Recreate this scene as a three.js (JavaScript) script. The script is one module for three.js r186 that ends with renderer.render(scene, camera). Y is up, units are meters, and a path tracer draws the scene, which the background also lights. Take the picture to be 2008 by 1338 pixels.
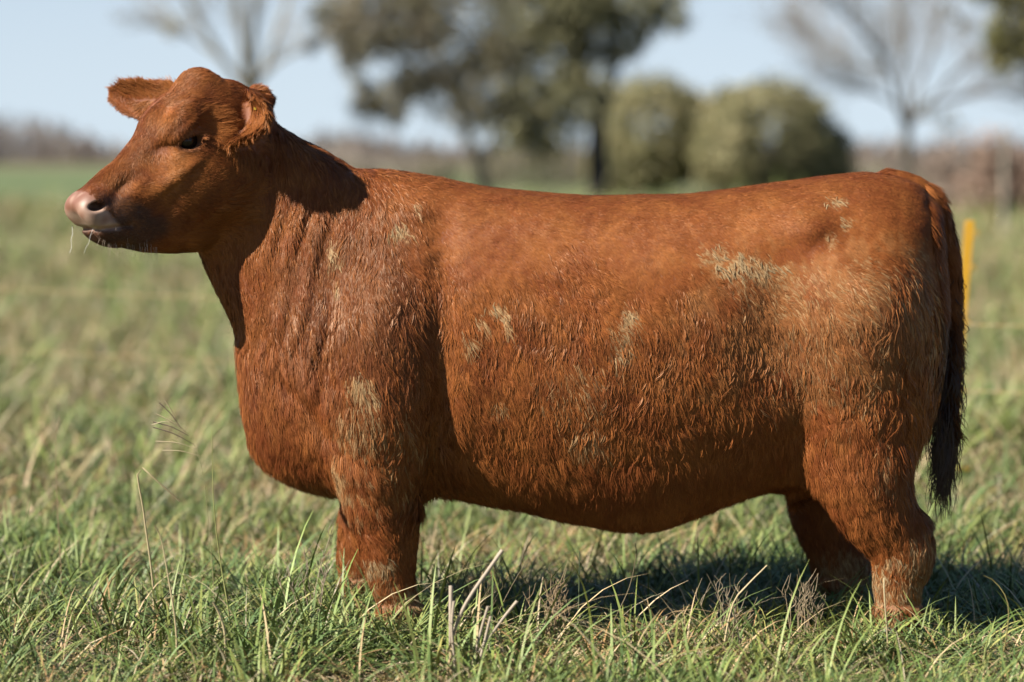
import * as THREE from 'three';
import { mergeGeometries } from 'three/addons/utils/BufferGeometryUtils.js';
import { createNoise2D, createNoise3D } from 'simplex-noise';

// ---------------------------------------------------------------- measures, camera, sky, sun, exposure
const S = 0.00122;                 // metres per photo pixel in the cow's own plane (z = 0)
const D = 6;                       // camera to that plane
const HORIZON = 305;               // photo row of the horizon
const CAM_Y = (1240 - HORIZON) * S;
const FPX = D / S;                 // focal length in photo pixels
const EXPOSURE = 3;
const at = (px, py, z = 0) => { const k = S * (D - z) / D; return new THREE.Vector3((px - 1004) * k, CAM_Y + (HORIZON - py) * k, z); };
const groundX = (px, depth) => (px - 1004) * depth / FPX;

const scene = new THREE.Scene();
const camera = new THREE.PerspectiveCamera(2 * Math.atan(669 * S / D) * 180 / Math.PI, 1024 / 682, 0.1, 3000);
camera.position.set(0, CAM_Y, D);
camera.setViewOffset(1024, 682, 0, (669 - HORIZON) / 1338 * 682, 1024, 682);
camera.focus = D - 0.26;
camera.userData.fStop = 1.6;

const renderer = new THREE.WebGLRenderer({ antialias: true });
renderer.setSize(1024, 682);
renderer.toneMapping = THREE.LinearToneMapping;
renderer.toneMappingExposure = EXPOSURE;
renderer.shadowMap.enabled = true;

const SUN_AZ = 26 * Math.PI / 180, SUN_EL = 38 * Math.PI / 180;   // from the left, a third of the way round to the camera
const sunDir = new THREE.Vector3(-Math.cos(SUN_AZ) * Math.cos(SUN_EL), Math.sin(SUN_EL), Math.sin(SUN_AZ) * Math.cos(SUN_EL));
const sun = new THREE.DirectionalLight(new THREE.Color().setRGB(1, 0.92, 0.79), 5);
sun.position.copy(sunDir).multiplyScalar(30);
sun.castShadow = true;
sun.shadow.mapSize.set(4096, 4096);
Object.assign(sun.shadow.camera, { left: -6, right: 6, top: 6, bottom: -6, near: 1, far: 80 });
scene.add(sun); scene.add(sun.target);

{ // clear morning sky: pale near the horizon, deeper overhead, a little paler towards the sun
  const W = 512, H = 256, data = new Float32Array(W * H * 4);
  const horizon = [0.68, 0.80, 0.895], mid = [0.32, 0.48, 0.70], zenith = [0.07, 0.155, 0.34];
  for (let r = 0; r < H; r++) for (let c = 0; c < W; c++) {
    const el = ((r + 0.5) / H - 0.5) * Math.PI, az = ((c + 0.5) / W - 0.5) * 2 * Math.PI;
    const s = Math.max(0, Math.sin(el));
    const x = Math.cos(az) * Math.cos(el), z = Math.sin(az) * Math.cos(el);
    const toSun = Math.max(0, x * sunDir.x + Math.sin(el) * sunDir.y + z * sunDir.z);
    const a = Math.min(1, s / 0.22), b = Math.min(1, Math.max(0, (s - 0.12) / 0.88)) ** 0.6, glow = 0.18 * toSun ** 6;
    const left = 1 - 0.10 * Math.max(0, -x) ;
    const o = (r * W + c) * 4;
    for (let k = 0; k < 3; k++) {
      const low = horizon[k] + (mid[k] - horizon[k]) * (a * a * (3 - 2 * a));
      data[o + k] = ((low + (zenith[k] - low) * b) * left + glow) / EXPOSURE;
    }
    data[o + 3] = 1;
  }
  const sky = new THREE.DataTexture(data, W, H, THREE.RGBAFormat, THREE.FloatType);
  sky.mapping = THREE.EquirectangularReflectionMapping;
  sky.magFilter = THREE.LinearFilter; sky.needsUpdate = true;
  scene.background = sky; scene.environment = sky;
}

// ---------------------------------------------------------------- small helpers
const random = (seed) => () => { seed = (seed + 0x6d2b79f5) | 0; let t = Math.imul(seed ^ (seed >>> 15), 1 | seed); t = (t + Math.imul(t ^ (t >>> 7), 61 | t)) ^ t; return ((t ^ (t >>> 14)) >>> 0) / 4294967296; };
const noise3 = createNoise3D(random(11)), noise2 = createNoise2D(random(12));
const clamp = (x, a = 0, b = 1) => Math.min(b, Math.max(a, x));
const lerp = (a, b, t) => a + (b - a) * t;
const smooth = (a, b, x) => { const t = clamp((x - a) / (b - a)); return t * t * (3 - 2 * t); };
const smin = (a, b, k) => { const h = Math.max(k - Math.abs(a - b), 0) / k; return Math.min(a, b) - h * h * k * 0.25; };
const smax = (a, b, k) => -smin(-a, -b, k);
const table = (xs, ys) => (x) => { // smooth interpolation through stations
  if (x <= xs[0]) return ys[0];
  for (let i = 1; i < xs.length; i++) if (x < xs[i]) {
    const t = (x - xs[i - 1]) / (xs[i] - xs[i - 1]), p0 = ys[Math.max(0, i - 2)], p1 = ys[i - 1], p2 = ys[i], p3 = ys[Math.min(ys.length - 1, i + 1)];
    return 0.5 * (2 * p1 + (p2 - p0) * t + (2 * p0 - 5 * p1 + 4 * p2 - p3) * t * t + (3 * p1 - p0 - 3 * p2 + p3) * t * t * t);
  }
  return ys[ys.length - 1];
};
const srgb = (r, g, b) => [r, g, b].map((v) => { v /= 255; return v <= 0.04045 ? v / 12.92 : ((v + 0.055) / 1.055) ** 2.4; });
const sunlit = (r, g, b) => srgb(r, g, b).map((v) => v * 0.42);   // base colour of a thing that this sun and exposure show as that
const mixColor = (a, b, t) => [lerp(a[0], b[0], t), lerp(a[1], b[1], t), lerp(a[2], b[2], t)];
const taken = new Map();
const numbered = (name) => { const n = taken.get(name) ?? 0; taken.set(name, n + 1); return n ? name + '_' + String(n).padStart(3, '0') : name; };
function tag(o, label, category, group, kind) { Object.assign(o.userData, { label, category }); if (group) o.userData.group = group; if (kind) o.userData.kind = kind; return o; }
function lit(o) { o.castShadow = true; o.receiveShadow = true; return o; }
function part(name, geometry, material, parent) { const m = lit(new THREE.Mesh(geometry, material)); m.name = name; parent.add(m); return m; }
function thing(name, x = 0, y = 0, z = 0) { const g = new THREE.Group(); g.name = numbered(name); g.position.set(x, y, z); scene.add(g); return g; }
function geometryOf(position, index, normal, color) {
  const g = new THREE.BufferGeometry();
  g.setAttribute('position', new THREE.Float32BufferAttribute(position, 3));
  if (normal) g.setAttribute('normal', new THREE.Float32BufferAttribute(normal, 3));
  if (color) g.setAttribute('color', new THREE.Float32BufferAttribute(color, 3));
  if (index) g.setIndex(index);
  if (!normal) g.computeVertexNormals();
  return g;
}

// ---------------------------------------------------------------- ground
const groundY = (py) => 0;                                                   // the pasture is flat
const depthOf = (py) => FPX * CAM_Y / (py - HORIZON);                        // metres to the ground seen at that photo row
const farAt = (px, py, depth) => new THREE.Vector3((px - 1004) * depth / FPX, CAM_Y + (HORIZON - py) * depth / FPX, D - depth);
{
  const N = 512, data = new Uint8Array(N * N * 4), r = random(21), tones = [sunlit(150, 132, 96), sunlit(112, 116, 62), sunlit(92, 84, 58), sunlit(128, 134, 74)];
  const toByte = (v) => Math.round(255 * clamp(v <= 0.0031308 ? v * 12.92 : 1.055 * v ** (1 / 2.4) - 0.055));
  const tile = (f, x, y) => { const a = x / N * 6.2832, b = y / N * 6.2832, q = f / 6.2832; return noise3(Math.cos(a) * q + 9, Math.sin(a) * q + Math.cos(b) * q, Math.sin(b) * q); };
  for (let y = 0; y < N; y++) for (let x = 0; x < N; x++) {
    const n = 0.5 + 0.5 * tile(9, x, y), m = 0.5 + 0.5 * tile(34, x, y), s = r();
    let c = mixColor(tones[0], tones[1], smooth(0.35, 0.65, n)); c = mixColor(c, tones[2], smooth(0.5, 0.85, m) * 0.7); c = mixColor(c, tones[3], s * 0.35);
    const o = (y * N + x) * 4, k = 0.8 + 0.4 * r();
    for (let q = 0; q < 3; q++) data[o + q] = toByte(c[q] * k);
    data[o + 3] = 255;
  }
  const map = new THREE.DataTexture(data, N, N); map.colorSpace = THREE.SRGBColorSpace; map.wrapS = map.wrapT = THREE.RepeatWrapping; map.magFilter = THREE.LinearFilter; map.needsUpdate = true;
  // one sheet from behind the camera to the horizon, finer near by; vertex colours are the crops and the worn track
  const rows = [-12, -8, -6, -5, -4], position = [], uv = [], color = [], index = [];
  const us = []; for (let i = 0; i <= 60; i++) us.push((i / 30 - 1));
  const depths = []; for (let d = -20; d < 20; d += 2) depths.push(d); for (let d = 20; d < 60; d += 1) depths.push(d); for (let d = 60; d < 260; d += 8) depths.push(d); for (const d of [300, 380, 500, 700, 1000, 1600, 2600]) depths.push(d);
  for (const d of depths) for (const u of us) {
    const half = Math.max(30, d * 0.9), x = u * half;
    position.push(x, 0, D - d); uv.push(x / 2.3, d / 2.3);
    let c = [1, 1, 1];
    const wob = 10 * noise2(x / 30, d / 40), left = smooth(14, -6, x + d * 0.02);
    c = mixColor(c, [0.62, 0.98, 0.60], smooth(57, 60, d + wob * 0.4) * smooth(206, 198, d + wob) * (0.35 + 0.65 * left));                 // green crop
    c = mixColor(c, [1.15, 1.05, 0.95], smooth(31.8, 32.4, d) * smooth(36, 35.4, d) * smooth(2, 5, x));                                          // worn track
    color.push(...c);
  }
  const w = us.length;
  for (let j = 0; j < depths.length - 1; j++) for (let i = 0; i < w - 1; i++) { const a = j * w + i; index.push(a, a + 1, a + w + 1, a, a + w + 1, a + w); }
  const g = geometryOf(position, index, null, color); g.setAttribute('uv', new THREE.Float32BufferAttribute(uv, 2));
  const ground = part('pasture_ground', g, new THREE.MeshStandardMaterial({ map, vertexColors: true, roughness: 0.95, side: THREE.DoubleSide }), scene);
  ground.userData.kind = 'structure'; tag(ground, 'flat pasture ground with dry thatch reaching to the far crops', 'ground');
}

// ---------------------------------------------------------------- trees behind
function tubeAlong(points, r0, r1, sides = 7) { // a tapered limb through world points
  const curve = new THREE.CatmullRomCurve3(points), n = Math.max(4, points.length * 3), g = new THREE.TubeGeometry(curve, n, 1, sides), p = g.attributes.position;
  for (let i = 0; i <= n; i++) { const c = curve.getPointAt(i / n), w = lerp(r0, r1, i / n); for (let k = 0; k <= sides; k++) { const j = i * (sides + 1) + k, d = new THREE.Vector3().fromBufferAttribute(p, j).sub(c).setLength(w).add(c); p.setXYZ(j, d.x, d.y, d.z); } }
  g.computeVertexNormals(); return g;
}
const bark = (r, g, b) => new THREE.MeshStandardMaterial({ color: new THREE.Color().setRGB(...sunlit(r, g, b)), roughness: 0.9 });
const leafMat = new THREE.MeshStandardMaterial({ vertexColors: true, roughness: 0.65, side: THREE.DoubleSide });
const twigMat = new THREE.MeshStandardMaterial({ vertexColors: true, roughness: 0.9, side: THREE.DoubleSide });
// leaves spread through ellipsoids given in photo pixels at the tree's depth
function leaves(seed, blobs, depth, size, tones, base, shell = 0.35, loose = 0.6) {
  const r = random(seed), position = [], normal = [], color = [], index = [], k = depth / FPX;
  for (const [px, py, rx, ry, count] of blobs) {
    const c = farAt(px, py, depth), clumps = [];
    for (let i = 0; i < Math.max(3, count / 45); i++) { const v = new THREE.Vector3(r() * 2 - 1, r() * 2 - 1, r() * 2 - 1).normalize().multiplyScalar(shell + (1 - shell) * r()); clumps.push(new THREE.Vector3(v.x * rx * k, v.y * ry * k, v.z * rx * k)); }
    for (let i = 0; i < count; i++) {
      const q = clumps[Math.floor(r() * clumps.length)], s = loose * Math.min(rx, ry) * k;
      const gx = (r() + r() + r() - 1.5) * s, gy = (r() + r() + r() - 1.5) * s, gz = (r() + r() + r() - 1.5) * s;
      const P = new THREE.Vector3(c.x + q.x + gx - base.x, c.y + q.y + gy - base.y, c.z + q.z + gz - base.z);
      if (P.y + base.y < 0.05) continue;
      const a = new THREE.Vector3(r() - 0.5, r() - 0.5, r() - 0.5).normalize().multiplyScalar(size * (0.6 + 0.8 * r())), b = new THREE.Vector3(r() - 0.5, r() - 0.5, r() - 0.5).cross(a).normalize().multiplyScalar(size * 0.45), t = mixColor(tones[Math.floor(r() * tones.length)], tones[0], r() * 0.6), o = position.length / 3;
      const n = new THREE.Vector3().crossVectors(a, b).normalize();
      for (const [u, v] of [[-1, 0], [0, -1], [1, 0], [0, 1]]) { position.push(P.x + a.x * u + b.x * v, P.y + a.y * u + b.y * v, P.z + a.z * u + b.z * v); normal.push(n.x, n.y, n.z); color.push(...t); }
      index.push(o, o + 1, o + 2, o, o + 2, o + 3);
    }
  }
  return geometryOf(position, index, normal, color);
}
// fine twigs that leave a limb and fork
function twigs(seed, limbs, depth, count, length, width, tone, base) {
  const r = random(seed), position = [], color = [], index = [];
  const stick = (P, dir, len, w, level) => {
    const Q = P.clone().addScaledVector(dir, len), side = new THREE.Vector3(dir.y, -dir.x, 0).normalize().multiplyScalar(w), o = position.length / 3;
    for (const [p, k] of [[P, 1], [Q, 0.45]]) position.push(p.x - side.x * k - base.x, p.y - side.y * k - base.y, p.z - base.z, p.x + side.x * k - base.x, p.y + side.y * k - base.y, p.z + w - base.z);
    for (let i = 0; i < 4; i++) color.push(...tone.map((v) => v * (0.8 + 0.4 * r())));
    index.push(o, o + 1, o + 3, o, o + 3, o + 2);
    if (level > 0) for (let i = 0; i < 3; i++) stick(P.clone().lerp(Q, 0.35 + 0.6 * r()), dir.clone().add(new THREE.Vector3(r() - 0.5, (r() - 0.35) * 0.9, r() - 0.5).multiplyScalar(1.1)).normalize(), len * (0.5 + 0.3 * r()), w * 0.6, level - 1);
  };
  for (let i = 0; i < count; i++) {
    const limb = limbs[Math.floor(r() * limbs.length)], t = 0.25 + 0.75 * r(), f = t * (limb.length - 1), j = Math.min(limb.length - 2, f | 0), P = limb[j].clone().lerp(limb[j + 1], f - j), dir = limb[j + 1].clone().sub(limb[j]).normalize().add(new THREE.Vector3(r() * 2 - 1, r() * 1.1 - 0.3, r() * 2 - 1).multiplyScalar(0.75)).normalize();
    stick(P, dir, length * (0.5 + 0.8 * r()), width, 3);
  }
  return geometryOf(position, index, null, color);
}
function tree({ name, label, depth, foot, trunk, limbs = [], barkTone, leaf, twig, seed, group }) {
  const base = new THREE.Vector3(groundX(foot, depth), 0, D - depth), t = thing(name, base.x, 0, base.z), k = depth / FPX, r = random(seed);
  tag(t, label, 'tree', group);
  const material = bark(...barkTone), local = (pts, spread) => pts.map(([px, py], i) => farAt(px, py, depth - spread * i).sub(base));
  const trunkPoints = [new THREE.Vector3(0, -0.05, 0), ...local(trunk.points, 0)];
  part('trunk', tubeAlong(trunkPoints, trunk.r[0] * k, trunk.r[1] * k, 9), material, t);
  const world = [];
  for (const limb of limbs) {
    const spread = (r() - 0.5) * 1.2, pts = local(limb.points, spread);
    part('branch', tubeAlong(pts, limb.r[0] * k, limb.r[1] * k, 6), material, t);
    world.push(pts.map((p) => p.clone().add(base)));
  }
  if (twig) part('twigs', twigs(seed + 1, world, depth, twig.count, twig.length, twig.width, sunlit(...twig.tone), base), twigMat, t);
  if (leaf) part('crown', leaves(seed + 2, leaf.blobs, depth, leaf.size, leaf.tones.map((c) => sunlit(...c)), base, leaf.shell), leafMat, t);
  return t;
}
const DULL = [[160, 150, 116], [172, 160, 128], [146, 144, 104], [182, 170, 142]];
tree({ name: 'bare_tree', label: 'bare pale-barked tree forking into upright branches behind the cow’s poll'.replace('’', '\''), depth: 58, foot: 492, seed: 31, barkTone: [158, 150, 128],
  trunk: { points: [[492, 330], [492, 250], [490, 178]], r: [15, 11] },
  limbs: [{ points: [[490, 182], [440, 120], [395, 50], [350, -40], [330, -90]], r: [9, 4] }, { points: [[490, 182], [478, 100], [466, 20], [455, -90]], r: [9, 5] }, { points: [[492, 180], [496, 90], [497, 0], [500, -110]], r: [9, 5] }, { points: [[494, 180], [520, 130], [552, 40], [585, -60]], r: [8, 4] }, { points: [[500, 165], [545, 120], [600, 92], [650, 70]], r: [6, 2] }, { points: [[440, 120], [400, 90], [350, 60], [310, 50]], r: [5, 2] }],
  twig: { count: 90, length: 0.8, width: 0.010, tone: [150, 140, 122] },
  leaf: { blobs: [[330, 70, 40, 30, 60], [640, 20, 36, 40, 160], [610, 90, 20, 20, 60]], size: 0.09, tones: DULL } });
tree({ name: 'leafy_tree', label: 'loose-crowned olive tree with pale leaning trunk left of the dark-trunked tree', depth: 60, foot: 955, seed: 41, barkTone: [142, 134, 116],
  trunk: { points: [[945, 345], [930, 300], [905, 235], [880, 160]], r: [13, 8] },
  limbs: [{ points: [[905, 235], [885, 290], [872, 240], [850, 180]].slice(0, 1).concat([[880, 180], [840, 100], [800, 20]]), r: [8, 3] }, { points: [[890, 190], [930, 120], [960, 40]], r: [7, 3] }, { points: [[885, 170], [790, 120], [720, 70], [680, 20]], r: [6, 2] }, { points: [[940, 330], [960, 300], [990, 240], [1010, 160]], r: [7, 3] }, { points: [[870, 140], [780, 190], [730, 230]], r: [4, 2] }],
  twig: { count: 60, length: 0.7, width: 0.010, tone: [120, 110, 92] },
  leaf: { blobs: [[760, -40, 120, 70, 1500], [720, 70, 85, 60, 900], [820, 60, 100, 70, 1400], [900, -30, 110, 80, 1500], [790, 170, 80, 50, 620], [760, 225, 55, 32, 320], [870, 170, 75, 60, 800], [940, 120, 75, 80, 1100], [680, 20, 45, 60, 320], [680, 120, 40, 40, 200], [930, 230, 60, 50, 500], [720, 195, 40, 30, 180], [670, 70, 30, 30, 90]], size: 0.10, tones: DULL } });
tree({ name: 'leafy_tree', label: 'dark-trunked tree forked in a Y with a shady olive crown above the cow\'s back', depth: 64, foot: 1172, seed: 51, barkTone: [48, 46, 42],
  trunk: { points: [[1172, 380], [1172, 300], [1172, 225]], r: [23, 18] },
  limbs: [{ points: [[1170, 228], [1152, 180], [1135, 110], [1120, 30], [1110, -60]], r: [17, 7] }, { points: [[1176, 226], [1192, 180], [1203, 140], [1215, 70], [1240, -20]], r: [15, 5] }, { points: [[1135, 110], [1060, 50], [1000, -30]], r: [7, 3] }, { points: [[1140, 130], [1060, 140], [1010, 180]], r: [5, 2] }, { points: [[1203, 140], [1260, 70], [1310, 10]], r: [5, 2] }],
  twig: { count: 80, length: 0.8, width: 0.011, tone: [92, 84, 68] },
  leaf: { blobs: [[1060, -30, 130, 70, 2200], [1130, 20, 80, 70, 1400], [1010, 60, 60, 60, 700], [1080, 90, 60, 60, 800], [1110, 190, 90, 60, 1300], [1040, 200, 90, 55, 1100], [1070, 270, 80, 55, 800], [1220, 0, 90, 60, 1100], [1250, 70, 45, 40, 240], [1300, 20, 60, 40, 320], [1320, -40, 60, 50, 400], [1210, 90, 50, 40, 260], [990, 130, 45, 60, 420], [1000, 250, 70, 50, 500], [1130, 110, 45, 50, 420]], size: 0.11, tones: [[146, 144, 102], [130, 130, 92], [164, 156, 112], [118, 120, 86]] } });
function roundTree(label, foot, domes, depth, seed) { // dense crowns: leaves in the outer layer of lumpy domes
  const base = new THREE.Vector3(groundX(foot, depth), 0, D - depth), t = thing('round_evergreen', base.x, 0, base.z), k = depth / FPX, r = random(seed), position = [], normal = [], color = [], index = [];
  tag(t, label, 'tree', 'rounded evergreens behind the cow\'s back');
  part('trunk', tubeAlong([new THREE.Vector3(0, -0.05, 0), new THREE.Vector3(0.02, 0.9, 0), new THREE.Vector3(0, 2.0, 0)], 0.2, 0.12), bark(84, 76, 66), t);
  const tones = [[166, 158, 108], [150, 148, 100], [178, 166, 116], [136, 138, 96]].map((c) => sunlit(...c));
  for (const [px, py, rx, ry, count] of domes) {
    const c = farAt(px, py, depth).sub(base);
    for (let i = 0; i < count; i++) {
      const v = new THREE.Vector3(r() * 2 - 1, r() * 2 - 1, r() * 2 - 1).normalize(), q = (0.72 + 0.30 * r() ** 0.6) * (1 + 0.15 * noise3(v.x * 2.9 + px, v.y * 2.9, v.z * 2.9) + 0.09 * noise3(v.x * 6, v.y * 6 + px, v.z * 6));
      const P = new THREE.Vector3(c.x + v.x * q * rx * k, c.y + v.y * q * ry * k, c.z + v.z * q * rx * k);
      if (P.y < 0.05) continue;
      const a = new THREE.Vector3(r() - 0.5, r() - 0.5, r() - 0.5).normalize(), n = v.clone().multiplyScalar(0.9).addScaledVector(a, 0.9).normalize(), b = new THREE.Vector3().crossVectors(a, n).normalize(), e = new THREE.Vector3().crossVectors(n, b), s = 0.08 * (0.6 + 0.8 * r()), tone = tones[Math.floor(r() * 4)], o = position.length / 3;
      for (const [u, w] of [[-1, 0], [0, -0.5], [1, 0], [0, 0.5]]) { position.push(P.x + (b.x * u + e.x * w) * s, P.y + (b.y * u + e.y * w) * s, P.z + (b.z * u + e.z * w) * s); normal.push(n.x, n.y, n.z); color.push(...tone); }
      index.push(o, o + 1, o + 2, o, o + 2, o + 3);
    }
  }
  part('crown', geometryOf(position, index, normal, color), leafMat, t);
}
roundTree('broad olive evergreen joined to the taller round evergreen beside the Y-forked trunk', 1290, [[1280, 260, 104, 114, 11000], [1386, 272, 84, 92, 6000], [1215, 325, 70, 66, 4000]], 72, 61);
roundTree('tall domed olive evergreen with the widest round crown, beside the bare spreading tree', 1530, [[1510, 270, 128, 116, 13000], [1425, 295, 70, 86, 4500], [1598, 312, 80, 74, 5000]], 70, 71);
tree({ name: 'bare_tree', label: 'bare grey tree with fanned branches rising over the cow\'s rump', depth: 52, foot: 1778, seed: 81, barkTone: [112, 106, 96],
  trunk: { points: [[1778, 345], [1776, 290], [1780, 255]], r: [13, 10] },
  limbs: [{ points: [[1780, 258], [1762, 210], [1740, 130], [1700, 70], [1650, 20], [1590, -40]], r: [6, 2] }, { points: [[1780, 258], [1778, 190], [1768, 110], [1758, 20], [1750, -80]], r: [6, 2.5] }, { points: [[1782, 256], [1800, 180], [1830, 90], [1850, 0], [1870, -90]], r: [5.5, 2] }, { points: [[1780, 250], [1830, 190], [1890, 130], [1960, 80], [2040, 30]], r: [5, 2] }, { points: [[1740, 130], [1680, 130], [1620, 100], [1570, 60]], r: [3.5, 1.2] }, { points: [[1790, 220], [1850, 200], [1930, 180], [2010, 190]], r: [5, 2] }, { points: [[1762, 210], [1710, 180], [1660, 170]], r: [4, 2] }],
  twig: { count: 300, length: 1.0, width: 0.0065, tone: [130, 118, 104] },
  leaf: { blobs: [[1880, 40, 30, 20, 60], [1910, 110, 20, 20, 40], [1830, 240, 40, 40, 60]], size: 0.08, tones: DULL } });
tree({ name: 'leafy_tree', label: 'olive-green tree whose drooping crown hangs in above the bare spreading tree', depth: 50, foot: 2190, seed: 91, barkTone: [96, 88, 74],
  trunk: { points: [[2190, 350], [2180, 150], [2150, 0]], r: [20, 13] },
  limbs: [{ points: [[2180, 140], [2100, 60], [2020, 20], [1970, 10]], r: [9, 3] }, { points: [[2160, 30], [2080, -60], [2000, -90]], r: [8, 3] }],
  leaf: { blobs: [[2010, -30, 90, 50, 1000], [2000, 90, 50, 50, 420], [1970, 60, 46, 40, 300], [2070, 20, 80, 80, 1200], [2060, 130, 50, 50, 400], [2150, -20, 110, 100, 1500], [1940, -10, 40, 30, 160]], size: 0.10, tones: [[124, 122, 62], [104, 106, 54], [140, 132, 74]] } });
function brush(name, label, foot, depth, blobs, tones, seed, category = 'bush', group) {
  const base = new THREE.Vector3(groundX(foot, depth), 0, D - depth), t = thing(name, base.x, 0, base.z), r = random(seed), k = depth / FPX, geos = [];
  tag(t, label, category, group);
  for (let i = 0; i < 7; i++) { const b = blobs[i % blobs.length], top = farAt(b[0] + (r() - 0.5) * b[2], b[1], depth).sub(base); geos.push(tubeAlong([new THREE.Vector3((r() - 0.5) * 0.3, -0.03, (r() - 0.5) * 0.3), top.clone().multiplyScalar(0.5).setX(top.x * 0.35), top], 0.03, 0.008, 5)); }
  part('stems', mergeGeometries(geos), bark(116, 98, 84), t);
  part('foliage', leaves(seed + 1, blobs, depth, 0.075, tones.map((c) => sunlit(...c)), base, 0.2), leafMat, t);
}
brush('brush_thicket', 'grey-green thicket low behind the two leafy tree trunks', 1050, 90, [[860, 345, 70, 34, 1000], [960, 340, 70, 44, 1300], [1050, 330, 80, 52, 1600], [1130, 340, 60, 48, 1300], [1200, 345, 60, 40, 900]], [[150, 142, 116], [134, 130, 102], [164, 152, 130]], 111);
brush('brush_thicket', 'low mauve-brown thicket under the bare spreading tree', 1760, 84, [[1690, 350, 50, 26, 500], [1760, 338, 60, 40, 800], [1830, 335, 50, 46, 800], [1900, 345, 60, 50, 800]], [[158, 142, 132], [146, 130, 122], [170, 152, 138]], 151);
brush('brush_thicket', 'pale beige winter thicket above the cow\'s withers', 740, 94, [[650, 322, 46, 34, 700], [720, 326, 56, 34, 900], [800, 332, 60, 34, 900]], [[206, 190, 176], [190, 176, 162], [214, 202, 188]], 161);
brush('rusty_bush', 'rusty brown winter bush rising behind the grey fence post', 1965, 46, [[1960, 340, 60, 80, 1100], [1925, 385, 50, 60, 900], [1975, 400, 60, 50, 1000], [2020, 360, 60, 80, 1000]], [[182, 148, 126], [170, 142, 126], [186, 164, 146], [160, 136, 122]], 121);
brush('rusty_bush', 'thin grey-brown winter bush between the rump and the rusty bush', 1880, 50, [[1875, 395, 55, 60, 900], [1850, 330, 45, 60, 420]], [[176, 154, 140], [184, 166, 152], [160, 140, 126]], 131);
{ // bare woods along the skyline, too far to tell trees apart
  const r = random(141), depth = 330, k = depth / FPX, position = [], color = [], index = [], top = table([-500, 0, 60, 120, 200, 260, 420, 560, 640, 740, 850, 1000, 1500, 2000, 2600], [216, 222, 236, 250, 282, 292, 290, 284, 262, 274, 286, 288, 285, 280, 270]);
  const tones = [[142, 128, 124], [124, 112, 110], [156, 140, 130], [132, 122, 108]].map((c) => sunlit(...c));
  for (let i = 0; i < 26000; i++) {
    const px = -500 + 3100 * r(), t = top(px) + 16 * noise2(px / 22, 1) + 9 * noise2(px / 8, 2), py = lerp(t, 327, r() ** 0.8), P = farAt(px, py, depth + (r() - 0.5) * 30), o = position.length / 3, c = tones[Math.floor(r() * 4)];
    if (P.y < 0.2) P.y = 0.2;
    const h = 0.5 + 0.8 * r(), w = 0.06 + 0.16 * r(), a = (r() - 0.5) * 1.4, z = (r() - 0.5) * 0.5;
    position.push(P.x - w, P.y - h / 2, P.z - z, P.x + w, P.y - h / 2, P.z + z, P.x + a * h, P.y + h / 2, P.z);
    color.push(...c, ...c, ...c); index.push(o, o + 1, o + 2);
  }
  const woods = part('far_woods', geometryOf(position, index, null, color), twigMat, scene);
  tag(woods, 'grey-mauve bare woods along the skyline beyond the green crop', 'woods', null, 'stuff');
}

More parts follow.
